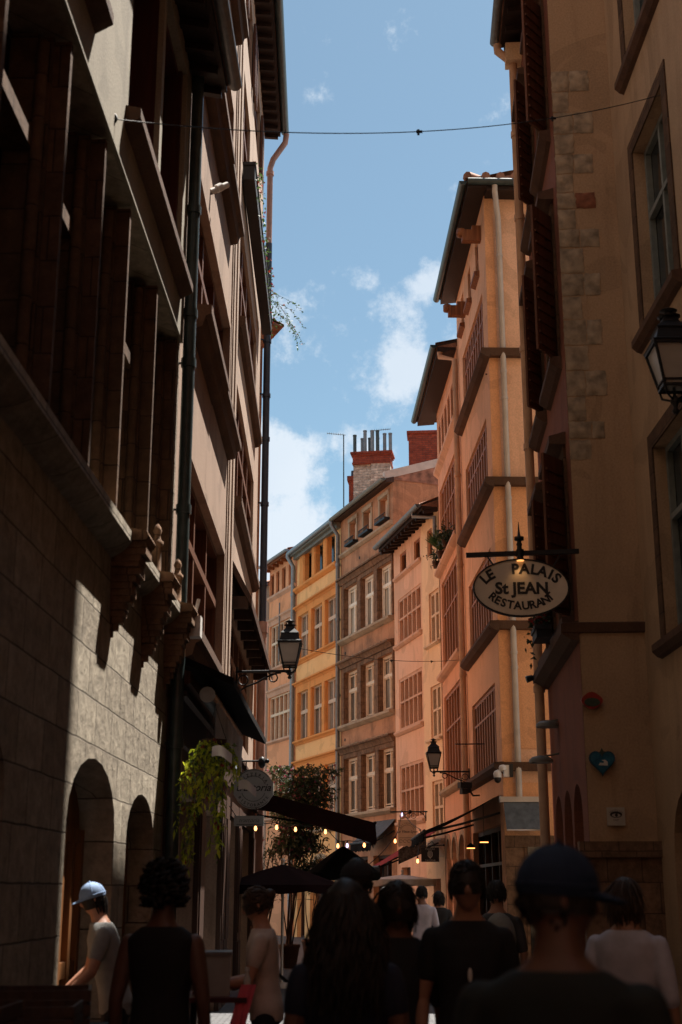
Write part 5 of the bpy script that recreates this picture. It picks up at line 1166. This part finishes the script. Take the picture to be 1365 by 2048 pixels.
def head_shape(c, yaw, pitch=0.0, s=1.0, roll=0.0):
    """head with brow, nose, lips, chin and ears; looks along -y before the turn"""
    m = MB(); n, k = 36, 26; vs = []; mat = Matrix.Translation(c) @ Matrix.Rotation(yaw, 4, 'Z') @ Matrix.Rotation(pitch, 4, 'X') @ Matrix.Rotation(roll, 4, 'Y') @ Matrix.Scale(s, 4)
    s = 1.0
    G = lambda x, z, cx, cz, sx, sz: math.exp(-((x-cx)/sx)**2 - ((z-cz)/sz)**2)
    for i in range(k+1):
        t = math.pi*i/k
        for j in range(n):
            a = 2*math.pi*j/n; x, y, z = math.sin(t)*math.cos(a), math.sin(t)*math.sin(a), math.cos(t)
            X, Y, Z = x*.076, y*.096, z*.122
            if z < 0: X *= 1 - .30*(-z)**1.5; Y = Y*(1 - .12*-z) - .012*(-z)
            if y > 0: X *= 1 + .04*y
            if y < -.2:
                d = .026*G(X,Z,0,-.012,.012,.026) + .012*G(X,Z,0,-.026,.017,.010) + .006*G(X,Z,0,.035,.05,.010) - .010*G(X,Z,.031,.010,.018,.014) - .010*G(X,Z,-.031,.010,.018,.014)
                d += .007*G(X,Z,0,-.062,.024,.007) + .007*G(X,Z,0,-.077,.020,.008) - .003*G(X,Z,0,-.069,.02,.004) + .010*G(X,Z,0,-.102,.02,.014) + .006*G(X,Z,.04,-.025,.02,.02) + .006*G(X,Z,-.04,-.025,.02,.02)
                Y -= d
            vs.append(mat @ Vector((X*s, Y*s, Z*s)))
    m.add(vs, [(i*n+j, (i+1)*n+j, (i+1)*n+(j+1) % n, i*n+(j+1) % n) for i in range(k) for j in range(n)], True)
    for q in (-1, 1):
        e = MB(); e.ball((q*.078*s, .012*s, -.006*s), (.011*s,.020*s,.032*s), 10, 8); e.ball((q*.076*s, .006*s, -.03*s), (.009*s,.010*s,.012*s), 8, 6); m.add([mat @ Vector(v) for v in e.v], e.f, True)
    return m, mat
def hand(m, w, d, side, curl=.5, spread=.3, palm_n=None, s=1.0):
    """palm, four unequal fingers bent at the knuckles, and a thumb off the side of the palm"""
    d = Vector(d).normalized(); nrm = Vector(palm_n or (-side, 0, 0)); nrm = (nrm - d*nrm.dot(d)).normalized(); x = d.cross(nrm).normalized()*side; w = Vector(w)
    for u, wd, th in ((.0,.026,.018), (.03,.034,.016), (.06,.040,.014), (.085,.040,.013)):
        for q in (-.6, -.2, .2, .6): m.ball(w + d*u*s + x*wd*q*s, th*s, 8, 6)
    for k, (off, ln) in enumerate(((.030,.070), (.010,.080), (-.011,.074), (-.030,.058))):
        p = w + d*.088*s + x*off*s; dd = (d + x*off*spread*4).normalized(); P = [p]
        for q in range(3): ang = curl*(.5 + .45*q)*(1+.12*k); v = dd*math.cos(ang) + nrm*math.sin(ang); p = p + v*ln*s*(.42,.32,.26)[q]; P.append(p)
        m.tube(P, [.0092*s,.0088*s,.008*s,.0068*s], 8); [m.ball(z, r*s, 8, 6) for z, r in zip(P, (.0092,.009,.0084,.0068))]
    p = w + d*.022*s + x*.030*s; P = [p]
    for v, l in (((d*.5 + x*.9 + nrm*.25), .036), ((d*.85 + x*.4 + nrm*.4), .030), ((d + x*.1 + nrm*.5), .024)): p = p + v.normalized()*l*s; P.append(p)
    m.tube(P, [.013*s,.0112*s,.0098*s,.008*s], 8); [m.ball(z, r*s, 8, 6) for z, r in zip(P, (.013,.0112,.0098,.008))]
SKIN = simple('tanned_skin', (.30,.155,.10), .5, var=.08, scale=20); SKINF = simple('fair_skin', (.46,.23,.15), .5, var=.08, scale=20); SKIND = simple('brown_skin', (.11,.05,.032), .5, var=.08, scale=20)
HAIRD = simple('dark_brown_hair', (.012,.008,.006), .55, var=.5, scale=40); HAIRM = simple('brown_hair', (.05,.028,.016), .55, var=.5, scale=40)
def cloth(n, c): return simple(n, c, .85, var=.12, scale=12, bump=.25)
TSH = cloth('dark_trouser_cloth', (.012,.013,.018)); SHOE = simple('black_shoe_leather', (.012,.011,.010), .5)
def person(label, x, y, face, H=1.72, top=None, bottom=TSH, skin=SKIN, hair=HAIRD, hairstyle='short', arms=((-1,'down'),(1,'down')), sleeve=.5, yaw=0.0, pitch=0.0, build=1.0, vox=.011, lean=0.0, stride=.0, extras=(), neckline=0.0, group='people in the street', hand_vox=None, roll=0.0, hs=1.0):
    k = H/1.75; root = empty('person', (x, y, 0), face, label, 'person', group); b = build
    body = MB(); S = lambda p: Vector(p)*k
    lean_ = lambda z: -lean*max(0, (z-.95))           # forward bend of the trunk
    tors = [(.86,.155*b,.105*b,.0), (.95,.165*b,.11*b,.0), (1.05,.14*b,.10*b,.0), (1.15,.135*b,.098*b,-.005), (1.27,.160*b,.108*b,-.005), (1.37,.170*b,.105*b,.005), (1.43,.172*b,.090*b,.015), (1.465,.138*b,.078*b,.018), (1.495,.092*b,.068,.018), (1.525,.066,.062,.012), (1.56,.057,.058,.006), (1.60,.053,.055,.0)]
    T = lambda g=0.0, lo=0, hi=99: [(r[0]*k, (r[1]+g)*k, (r[2]+g)*k, (r[3]+lean_(r[0]))*k) for r in tors if lo <= r[0] <= hi]
    loft(body, T())
    hc = S((0, -.012 + lean_(1.63), 1.655)); hm, hmat = head_shape(hc, yaw, pitch, k*hs, roll); body.add(hm.v, hm.f)
    sh = {}; 
    for side, pose in arms:
        s0 = (side*.178*b, .012 + lean_(1.43), 1.408)
        P = {'down': ((side*.235*b, .03, 1.12), (side*.245*b, -.03, .86), (0,-.12,-1)), 'swing_f': ((side*.235, -.05, 1.13), (side*.23, -.22, .92), (0,-.4,-1)), 'swing_b': ((side*.24, .12, 1.14), (side*.25, .14, .88), (0,.0,-1)),
             'serve': ((side*.22, -.10, 1.14), (side*.12, -.36, 1.10), (-side*.2,-1,-.1)), 'reach': ((side*.26, -.14, 1.16), (side*.24, -.36, .98), (0,-.7,-.7)), 'bag': ((side*.24, .02, 1.13), (side*.12, -.18, 1.02), (-side*.8,-.3,.1))}.get(pose, pose)
        e, w, hd = P; e = (e[0], e[1] + lean_(1.2)*.8, e[2]); w = (w[0], w[1] + lean_(1.1)*.8, w[2])
        limb(body, [S(s0), S(e), S(w)], [.050*k*b, .038*k, .026*k]); hand(body, S(w), hd, side, .45, .3, None if pose == 'down' else (0,0,-1) if pose == 'serve' else None, k); sh[side] = (S(s0), S(e), S(w))
    legs = {}
    for side in (-1, 1):
        f = stride*side; hp = S((side*.088*b, 0, .90)); kn = S((side*.10, -.04 - .18*f, .50)); an = S((side*.10, .03 - .36*f, .09 + .05*abs(f)*(side > 0)))
        limb(body, [hp, kn, an], [.082*k*b, .055*k, .038*k]); legs[side] = (hp, kn, an)
        body.ball(an + S((0,-.06,-.05)), (.045*k,.12*k,.04*k), 12, 8)
    bo = link(fuse([body], vox, 2), 'body', skin, root)
    # shirt
    c = MB(); loft(c, T(.014, .84, 1.50)); c.add([], [])
    for side, (s0, e, w) in sh.items():
        if sleeve <= 0: continue
        u = min(1, sleeve*2) if sleeve <= .5 else 1; q = s0.lerp(e, u); pts = [s0, q]; rs = [.058*k*b, .055*k*b]
        if sleeve > .5: pts.append(e.lerp(w, (sleeve-.5)*2)); rs = [.058*k*b, .051*k, .042*k]
        limb(c, pts, rs)
    link(fuse([c], max(vox, .012), 3), 'shirt', top, root)
    t = MB(); loft(t, [(.84*k, .10*b*k, .09*k, 0)] + T(.012, .85, 1.0))
    for side, (hp, kn, an) in legs.items(): limb(t, [hp, kn, an], [.096*k*b, .070*k, .060*k])
    link(fuse([t], max(vox, .014), 3), 'trousers', bottom, root)
    for side, (hp, kn, an) in legs.items():
        z = MB(); z.ball((an.x, an.y-.055*k, .045*k), (.052*k,.14*k,.045*k), 14, 8); z.ball((an.x, an.y, .085*k), (.045*k,.05*k,.05*k), 12, 8); z.build('shoe', SHOE, root)
    # eyes
    for q in (-1, 1):
        e = MB(); e.ball((0,0,0), .0125*k, 10, 8); o = e.build('eye', M['ink'], root); o.location = hmat @ Vector((q*.031, -.080, .010))
    # hair
    h = MB(); rr = lambda v, a: noise.noise(Vector(v)*a)
    def cap(z0, grow=.012, back=.0, amp=.006, fr=40):
        n, kk = 32, 18; vs = []
        for i in range(kk+1):
            t = math.pi*i/kk
            for j in range(n):
                a = 2*math.pi*j/n; x_, y_, z_ = math.sin(t)*math.cos(a), math.sin(t)*math.sin(a), math.cos(t)
                lim = z0 if y_ > -.15 else z0 + (.78-z0)*min(1, (-y_-.15)/.45)
                if z_ < lim: z_ = lim; f_ = math.sqrt(max(0, 1-z_*z_)); l = math.hypot(x_, y_) or 1; x_, y_ = x_/l*f_*.96, y_/l*f_*.96
                g = 1 + amp*70*rr((x_, y_, z_), fr*.12)*.12; vs.append(hmat @ Vector((x_*(.076+grow)*g, (y_*(.096+grow)+back)*g, (z_*(.122+grow))*g))*1)
        h.add([hmat @ (hmat.inverted() @ v * k) if False else v for v in vs], [(i*n+j, (i+1)*n+j, (i+1)*n+(j+1) % n, i*n+(j+1) % n) for i in range(kk) for j in range(n)], True)
    if hairstyle in ('short', 'cap'): cap(-.25)
    elif hairstyle == 'bun':
        cap(-.35); h.ball(hmat @ Vector((0,.105,.04)), (.045,.045,.045), 14, 10)
    elif hairstyle in ('bob', 'capbob'):
        cap(-.55, .012 if hairstyle == 'capbob' else .018)
    elif hairstyle == 'curly':
        cap(-.3, .02)
        for i in range(360):
            v = Vector((random.gauss(0,1), random.gauss(0,1), random.gauss(.25,1))).normalized()
            if v.y < -.45 and v.z < .45: continue
            if v.z < -.55: continue
            p = Vector((v.x*.098, v.y*.108+.01, v.z*.135+.01)); c0 = hmat @ p; a0 = random.uniform(0,6)
            tt = [c0 + Vector((.018*math.cos(a0+q*1.1), .018*math.sin(a0+q*1.1), .004*q)) + (v*.006*q) for q in range(6)]; h.tube(tt, .008, 5, False)
    elif hairstyle == 'long':
        cap(-.4, .022)
        for i in range(760):
            a = random.uniform(-.35, math.pi+.35); v = Vector((math.cos(a), math.sin(a), random.uniform(-.1,.8))); p0 = hmat @ Vector((v.x*.088, v.y*.105, v.z*.11)); P = [p0]; q = p0.copy(); out = (Vector((v.x, v.y, 0)).normalized()) * random.uniform(.005,.020)
            ln = random.uniform(.25, .42); ph = random.uniform(0,6); hx = (hmat.to_3x3() @ out)
            for z in range(9): q = q + hx*(1-z/8)*1.0 + Vector((.011*math.sin(ph+z*1.7), .011*math.cos(ph+z*1.5), -ln/9)); P.append(q.copy())
            h.tube(P, [.0065]*8 + [.003]*2, 4, False)
    if hairstyle in ('short', 'bun', 'bob', 'cap', 'capbob'):      # loose strands over the cap of hair
        for i in range(420):
            v = Vector((random.gauss(0,1), random.gauss(0,1), random.gauss(.3,.8))).normalized()
            if v.y < -.25 and v.z < .55: continue
            if v.z < (-.2 if hairstyle == 'short' else -.45): continue
            if 'cap' in hairstyle and (v.z > .02 or v.y < .0): continue
            p = Vector((v.x*.090, v.y*.110, v.z*.134)); P = []
            fl = Vector((v.x*.1, .5 if hairstyle == 'bun' else .12, -.8 if hairstyle != 'bun' else .1)); fl = (fl - v*fl.dot(v)).normalized()
            ln = random.uniform(.02,.035) if hairstyle == 'cap' else random.uniform(.035,.06) if 'bob' not in hairstyle else random.uniform(.07,.15)
            if v.y < .05 and v.z > .25: ln *= .22 if v.y < -.3 else .45
            for q in range(5): P.append(hmat @ (p + fl*ln*q/4 + v*(.001 + .004*math.sin(q*.8) - .012*(q/4)**2) + Vector((0,0,-.02*(q/4)**2 if 'bob' in hairstyle else 0))))
            h.tube(P, [.0045,.005,.0045,.0035,.002], 4, False)
    if h.v: h.build('hair', hair, root)
    for fn in extras: fn(root, hmat, k, sh)
    return root
def ball_cap(mat, bill=.10, flip=1, flat=False):
    def f(root, hm, k, sh):
        m = MB(); n, kk = 32, 10; vs = []
        for i in range(kk+1):
            t = (math.pi*.5)*i/kk
            for j in range(n):
                a = 2*math.pi*j/n; hh = .100 if flat else .118; seam = 1 + .012*abs(math.cos(3*a)); vs.append(hm @ Vector((math.sin(t)*math.cos(a)*.096*seam, math.sin(t)*math.sin(a)*.114*seam+.002, math.cos(t)*hh+.026)))
        m.add(vs, [(i*n+j, (i+1)*n+j, (i+1)*n+(j+1) % n, i*n+(j+1) % n) for i in range(kk) for j in range(n)], True)
        m.add([v - Vector((0,0,.0)) for v in vs[-n:]] + [hm @ (hm.inverted() @ v * .97 - Vector((0,0,.014))) for v in vs[-n:]], [(j, (j+1) % n, n+(j+1) % n, n+j) for j in range(n)], True)
        o = m.build('cap_crown', mat, root); m = MB(); vs = []; K = 12
        for i in range(K+1):
            a = R(-155 + 130*i/K); c0 = (math.cos(a)*.093, math.sin(a)*.111)
            for j in range(4):
                u = j/3; w = math.sin(math.pi*i/K)**.6; vs.append(hm @ Vector((c0[0]*(1-.06*u*0), c0[1] - bill*u*w, .030 - .022*u*w - .25*(c0[0]**2)*4*u)))
        F = [(i*4+j, (i+1)*4+j, (i+1)*4+j+1, i*4+j+1) for i in range(K) for j in range(3)]
        m.add(vs, F, True); m.add([v - Vector((0,0,.006)) for v in vs], [g[::-1] for g in F], True); m.build('cap_bill', mat, root); m = MB(); m.ball(hm @ Vector((0,.002,.145 if not flat else .127)), .009, 8, 6); [m.tube([hm @ Vector((math.sin(t)*math.cos(a)*.0975, math.sin(t)*math.sin(a)*.1155+.002, math.cos(t)*(.100 if flat else .118)+.0265)) for t in [R(3+i*8.5) for i in range(11)]], .0018, 4, False) for a in [R(k*60) for k in range(6)]]; m.tube([hm @ Vector((.0965*math.cos(a), .1145*math.sin(a)+.002, .036)) for a in [R(i*10) for i in range(37)]], .004, 5, False); m.build('cap_stitching', mat, root)
    return f
def glasses(mat, big=.024, fill=True):
    def f(root, hm, k, sh):
        m = MB()
        for q in (-1, 1):
            P = [hm @ Vector((q*.033 + big*1.15*math.cos(t), -.102 + .010*abs(math.cos(t))*0, .010 + big*.85*math.sin(t))) for t in [2*math.pi*i/16 for i in range(17)]]
            m.tube(P, .0028, 5, False)
            if fill: m.add([p for p in P[:-1]], [tuple(range(16))])
            m.tube([hm @ Vector((q*.060,-.098,.014)), hm @ Vector((q*.078,-.04,.012)), hm @ Vector((q*.082,.015,.006))], .0026, 5)
        m.tube([hm @ Vector((-.010,-.104,.014)), hm @ Vector((.010,-.104,.014))], .003, 5); m.build('glasses', mat, root)
    return f
def strap(mat, a, b, w=.03):
    def f(root, hm, k, sh):
        m = MB(); pts = [(a[0], a[1], a[2]), (a[0], a[1]*.2-.0, a[2]+.06), (b[0], b[1], b[2])]; 
        for p, q in zip(pts[:-1], pts[1:]): m.bar(Vector(p)*k, Vector(q)*k, w, .012)
        m.build('strap', mat, root)
    return f
def chest_mark(mat):
    def f(root, hm, k, sh):
        m = MB(); m.ball((.0*k, -.128*k, 1.24*k), (.012,.004,.034), 8, 6); m.build('shirt_print', mat, root)
    return f
A_ = R(180)
person('man close to the viewer in a navy cap, seen from behind turning right', .52, 3.3, R(163), 1.72, cloth('black_green_jacket', (.010,.013,.011)), skin=SKIND, hairstyle='cap', yaw=R(-62), pitch=R(4), build=1.08, hs=.93, vox=.007, sleeve=1.0, extras=(ball_cap(cloth('navy_cap_cloth', (.006,.016,.042)), .09),))
person('woman with big loose dark hair and navy top, seen from behind in the middle', .02, 5.4, A_, 1.65, cloth('navy_top_cloth', (.010,.013,.028)), skin=SKIND, hairstyle='long', yaw=R(0), vox=.008, sleeve=.22, stride=.3)
person('person with curly dark hair and black vest, seen from behind by the stone doorways', -.93, 7.2, R(172), 1.72, cloth('black_vest_cloth', (.010,.009,.009)), skin=SKIND, hairstyle='curly', vox=.009, sleeve=0, stride=-.2)
person('woman in a pale blue cap and grey shirt reaching down over the stall', -1.56, 9.7, R(-78), 1.68, cloth('pale_grey_shirt_cloth', (.26,.26,.25)), skin=SKINF, hairstyle='capbob', arms=((-1,'reach'),(1,'reach')), lean=.28, pitch=R(16), vox=.009, sleeve=.30, hs=.86, extras=(ball_cap(cloth('pale_blue_cap_cloth', (.22,.32,.50)), .07),))
person('woman in a pale polo shirt holding her hands over a grey box', -.50, 9.4, R(-90), 1.64, cloth('pale_pink_polo_cloth', (.55,.44,.38)), skin=SKINF, hair=HAIRM, hairstyle='bun', arms=((-1,'serve'),(1,'serve')), pitch=R(18), lean=.10, vox=.008, sleeve=.28, extras=(glasses(M['ink'], .022, False), strap(M['ink'], (.06,-.11,1.2), (-.12,.14,1.12))))
person('man in a dark flat cap half hidden behind the woman with loose dark hair', .10, 8.3, R(200), 1.80, cloth('dark_coat_cloth', (.015,.014,.013)), skin=SKIND, hairstyle='cap', vox=.012, sleeve=1.0, extras=(ball_cap(cloth('dark_flat_cap_cloth', (.018,.018,.02)), .05, flat=True),))
person('person with sunglasses walking toward the viewer in an open necked black top', .29, 7.1, R(4), 1.66, cloth('black_open_top_cloth', (.011,.011,.012)), skin=SKIND, hairstyle='bob', vox=.008, sleeve=.4, stride=.4, extras=(glasses(M['ink'], .026),))
person('man in a black shirt with a small white mark, walking toward the viewer', .645, 7.0, R(-3), 1.76, cloth('black_shirt_cloth', (.010,.010,.011)), hairstyle='short', vox=.008, sleeve=.30, stride=-.4, extras=(glasses(M['ink'], .022, False), chest_mark(M['whiteplastic'])))
person('man in a white shirt walking away far down the middle of the street', 1.27, 21.5, A_, 1.68, cloth('white_shirt_cloth', (.60,.55,.60)), hairstyle='short', vox=.014, sleeve=.45, stride=.4)
person('person in a loose lavender white shirt beside the man in the navy cap', 1.62, 7.8, R(150), 1.68, cloth('lavender_white_shirt_cloth', (.42,.41,.47)), hair=HAIRM, hairstyle='bob', vox=.010, sleeve=.55, build=1.05, stride=-.3, extras=())
person('person with a grey backpack far off at the right, seen from behind', 1.42, 12.5, A_, 1.70, cloth('dark_grey_shirt_cloth', (.05,.05,.05)), hairstyle='short', vox=.014, sleeve=.4, stride=.3, extras=(lambda root, hm, k, sh: (lambda m: (m.ball((0,.17,1.22), (.15,.10,.24), 14, 10), m.ball((0,.25,1.12), (.10,.05,.12), 12, 8), m.build('backpack', cloth('grey_backpack_cloth', (.20,.20,.18)), root)))(MB()),))
person('dark haired woman in black far off beside the man in the white shirt', 1.68, 23.5, A_, 1.60, cloth('black_dress_cloth', (.02,.02,.022)), hairstyle='bob', vox=.014, sleeve=.4, stride=.2)
person('person in dark blue far off under the off white parasol', .62, 19.0, R(170), 1.66, cloth('dark_blue_shirt_cloth', (.03,.04,.06)), hairstyle='short', vox=.014, sleeve=.4, stride=.2)

# ------------------------------------------------------------------ stalls on the left
def table(label, x, y, rz, L_, W_, H_, topm, cat='table', name='stall_table'):
    r = empty(name, (x, y, 0), rz, label, cat); m = MB(); m.box(-L_/2, L_/2, -W_/2, W_/2, H_-.03, H_); m.build('table_top', topm, r)
    for i in (-1, 1):
        for j in (-1, 1): m = MB(); m.box(i*(L_/2-.06)-.02, i*(L_/2-.06)+.02, j*(W_/2-.06)-.02, j*(W_/2-.06)+.02, 0, H_-.031); m.build('leg', M['iron'], r)
    return r
table('narrow dark red serving table in front of the woman in the pale polo shirt', -.84, 9.35, R(90), .62, .46, .98, simple('dark_red_table_paint', (.07,.01,.012), .5))
r = empty('ice_box', (-.86,9.35,.98), R(4), 'grey steel box standing on the dark red serving table', 'box')
m = MB(); m.box(-.115, .115, -.16, .16, .0, .25); m.build('box_body', simple('brushed_grey_steel', (.30,.31,.30), .4, .3, var=.1), r); m = MB(); m.box(-.125, .125, -.17, .17, .2505, .275); m.build('rim', M['zinc'], r)
m = MB(); vs = []
for i in range(11):
    for j in range(9): vs.append((.10*(j/8-.5) + .015*i/10*math.sin(j*1.9) - .012*i, .018*math.sin(j*2.2)*(.4+.6*i/10), -.42*i/10))
F = [(i*9+j, (i+1)*9+j, (i+1)*9+j+1, i*9+j+1) for i in range(10) for j in range(8)]
m.add(vs, F, True); m.add([(v[0], v[1]+.006, v[2]) for v in vs], [g[::-1] for g in F], True)
tag(m.build('cloth', cloth('bright_pink_cloth', (.75,.13,.18)), None, (-.60,9.06,1.06)), 'bright pink cloth hanging at the near edge of the serving table', 'cloth')
r = empty('bottle', (-.615,9.12,1.0), 0, 'small white capped bottle on the serving table above the pink cloth', 'bottle'); m = MB(); m.lathe([(.022,0), (.024,.02), (.024,.09), (.012,.12), (.012,.14)], (0,0,0), 12); m.build('bottle_body', simple('milky_bottle_glass', (.55,.52,.46), .2), r); m = MB(); m.lathe([(.014,.141), (.014,.165)], (0,0,0), 12); m.build('cap', M['whiteplastic'], r)
table('long dark stall table at the lower left corner covered with a teal cloth', -1.50, 6.3, R(92), 2.2, .72, .98, simple('dark_teal_table_cloth', (.012,.03,.036), .8))
for i, (dx, dy, h_, lab) in enumerate(((-.1,-.5,.22,'dark crate nearest the corner on the teal stall table'), (.05,.15,.17,'low dark crate in the middle of the teal stall table'), (.0,.72,.2,'dark crate at the far end of the teal stall table'))):
    r = empty('crate', (-1.5+dx, 6.3+dy, .98), R(5*i), lab, 'crate', 'crates on the teal stall table'); m = MB(); w_, d_ = .24, .20
    for z in range(3):
        a = .012 + z*h_/3; m.box(-w_, w_, -d_, -d_+.014, a, a+h_/3-.015); m.box(-w_, w_, d_-.014, d_, a, a+h_/3-.015); m.box(-w_, -w_+.014, -d_+.0141, d_-.0141, a, a+h_/3-.015); m.box(w_-.014, w_, -d_+.0141, d_-.0141, a, a+h_/3-.015)
    m.box(-w_+.015, w_-.015, -d_+.015, d_-.015, 0, .01)
    for i_ in (-1, 1):
        for j_ in (-1, 1): m.box(i_*(w_-.028)-.01, i_*(w_-.028)+.01, j_*(d_-.026)-.009, j_*(d_-.026)+.009, .0102, h_)
    m.build('crate_slats', M['darkwood'], r)
SKYS, SUNE, EXPO, CLD = .060, 5.0, 1.66, ((5.0,5.3,5.6),(3.4,4.0,4.7))

# ------------------------------------------------------------------ ground, sky, sun
def setts():
    m, nt, b = newmat('worn_grey_setts'); N = nt.nodes.new; L = nt.links.new
    tc = N('ShaderNodeTexCoord'); br = N('ShaderNodeTexBrick'); br.inputs['Scale'].default_value = 1; br.inputs['Brick Width'].default_value = .16; br.inputs['Row Height'].default_value = .12; br.inputs['Mortar Size'].default_value = .008; br.inputs['Mortar Smooth'].default_value = .8
    br.inputs['Color1'].default_value = (.11,.11,.112,1); br.inputs['Color2'].default_value = (.075,.075,.08,1); br.inputs['Mortar'].default_value = (.03,.03,.03,1); L(tc.outputs['Object'], br.inputs['Vector'])
    no = N('ShaderNodeTexNoise'); no.inputs['Scale'].default_value = 14; L(tc.outputs['Object'], no.inputs['Vector'])
    L(br.outputs['Color'], b.inputs['Base Color']); b.inputs['Roughness'].default_value = .55
    ad = N('ShaderNodeMath'); ad.operation = 'MULTIPLY_ADD'; ad.inputs[1].default_value = -1; L(br.outputs['Fac'], ad.inputs[0]); L(no.outputs['Fac'], ad.inputs[2])
    bp = N('ShaderNodeBump'); bp.inputs['Strength'].default_value = .7; bp.inputs['Distance'].default_value = .02; L(ad.outputs[0], bp.inputs['Height']); L(bp.outputs[0], b.inputs['Normal'])
    return m
g = MB(); g.quad((-600,-600,-.004), (600,-600,-.004), (600,600,-.004), (-600,600,-.004)); tag(g.build('ground', simple('earth_grey_ground', (.10,.095,.085), .9, scale=.4)), kind='structure')
g = MB(); g.add([(-4,-15,0),(6,-15,0),(6,36,0),(3.5,44,0),(-2,64,0),(-14,64,0),(-6,44,0),(-4,32,0)], [tuple(range(8))]); tag(g.build('street', setts()), kind='structure')

SX, SY, SZ = .280, .330, .925
az = math.atan2(SX, SY); el = math.asin(SZ / math.sqrt(SX*SX+SY*SY+SZ*SZ))
w = bpy.data.worlds.new('World'); sc.world = w; w.use_nodes = True; nt = w.node_tree; N = nt.nodes.new; L = nt.links.new
bg = nt.nodes['Background']; sky = N('ShaderNodeTexSky'); sky.sky_type = 'NISHITA'; sky.sun_disc = False
sky.sun_elevation = el; sky.sun_rotation = az; sky.altitude = 200; sky.air_density = 1.0; sky.dust_density = .6; sky.ozone_density = 1.6
tc = N('ShaderNodeTexCoord')
def vdir(x, y):
    u, v = (x-682.5)/FPX, (1024-y)/FPX; t = R(TILT); d = Vector((u, math.cos(t)-v*math.sin(t), math.sin(t)+v*math.cos(t))).normalized(); return d
# cumulus banks, some added out of view for fill light: soft discs of sky in given directions, broken up by fractal noise
no = N('ShaderNodeTexNoise'); no.inputs['Scale'].default_value = 17; no.inputs['Detail'].default_value = 9; no.inputs['Roughness'].default_value = .66; L(tc.outputs['Generated'], no.inputs['Vector'])
acc = None
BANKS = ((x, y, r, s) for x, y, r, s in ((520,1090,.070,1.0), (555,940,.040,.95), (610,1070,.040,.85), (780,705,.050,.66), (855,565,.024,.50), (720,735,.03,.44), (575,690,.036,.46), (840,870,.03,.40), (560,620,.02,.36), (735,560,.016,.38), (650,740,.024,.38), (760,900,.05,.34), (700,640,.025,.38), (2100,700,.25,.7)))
DIRS = [(vdir(x, y), r, s) for x, y, r, s in BANKS] + [(Vector(d).normalized(), r, 1.0) for d, r in (((-.75,-.15,.62), .55), ((-.5,-.7,.5), .5), ((.3,-.8,.5), .5), ((-.95,.25,.35), .35))]  # trailing banks are unseen, added behind and left to brighten the shaded right facades
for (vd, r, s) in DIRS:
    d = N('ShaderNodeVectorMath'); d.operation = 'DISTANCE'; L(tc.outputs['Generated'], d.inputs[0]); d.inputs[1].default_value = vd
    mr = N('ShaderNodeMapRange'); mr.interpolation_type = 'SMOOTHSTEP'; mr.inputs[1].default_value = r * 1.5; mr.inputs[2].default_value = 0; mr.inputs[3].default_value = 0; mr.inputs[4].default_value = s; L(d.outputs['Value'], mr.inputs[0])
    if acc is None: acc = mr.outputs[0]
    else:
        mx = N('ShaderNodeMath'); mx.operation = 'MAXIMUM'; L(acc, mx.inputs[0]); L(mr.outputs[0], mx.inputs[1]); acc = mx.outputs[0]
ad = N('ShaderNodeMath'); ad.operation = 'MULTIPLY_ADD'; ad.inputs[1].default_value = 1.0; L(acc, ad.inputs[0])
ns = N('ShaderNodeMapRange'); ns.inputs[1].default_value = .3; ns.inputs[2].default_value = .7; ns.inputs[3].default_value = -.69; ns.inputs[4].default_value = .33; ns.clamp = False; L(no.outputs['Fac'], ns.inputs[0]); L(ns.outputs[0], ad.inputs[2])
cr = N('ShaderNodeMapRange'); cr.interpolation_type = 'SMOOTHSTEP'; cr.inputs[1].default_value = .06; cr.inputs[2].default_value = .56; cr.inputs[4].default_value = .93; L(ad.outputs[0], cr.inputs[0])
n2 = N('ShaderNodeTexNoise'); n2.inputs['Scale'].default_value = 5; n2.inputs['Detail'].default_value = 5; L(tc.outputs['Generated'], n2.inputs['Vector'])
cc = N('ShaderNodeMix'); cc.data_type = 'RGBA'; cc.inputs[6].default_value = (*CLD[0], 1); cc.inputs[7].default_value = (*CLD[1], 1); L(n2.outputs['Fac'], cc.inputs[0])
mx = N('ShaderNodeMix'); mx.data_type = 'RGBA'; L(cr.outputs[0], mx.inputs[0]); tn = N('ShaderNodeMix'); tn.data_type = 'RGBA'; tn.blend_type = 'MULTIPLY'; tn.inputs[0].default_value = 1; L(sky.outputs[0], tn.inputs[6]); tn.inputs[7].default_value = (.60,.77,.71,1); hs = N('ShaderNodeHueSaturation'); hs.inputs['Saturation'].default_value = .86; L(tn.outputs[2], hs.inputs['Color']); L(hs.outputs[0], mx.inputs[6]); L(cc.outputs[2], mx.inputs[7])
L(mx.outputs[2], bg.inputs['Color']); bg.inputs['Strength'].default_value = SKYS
sun = bpy.data.lights.new('sun', 'SUN'); sun.energy = SUNE; sun.angle = R(.53); sun.color = (1,.93,.84)
so = bpy.data.objects.new('sun', sun); col.objects.link(so); so.rotation_euler = Vector((SX,SY,SZ)).to_track_quat('Z', 'Y').to_euler(); so.location = (10,10,30)
vs = sc.view_settings; vs.view_transform = 'Standard'; vs.look = 'None'; vs.gamma = 1; vs.exposure = EXPO
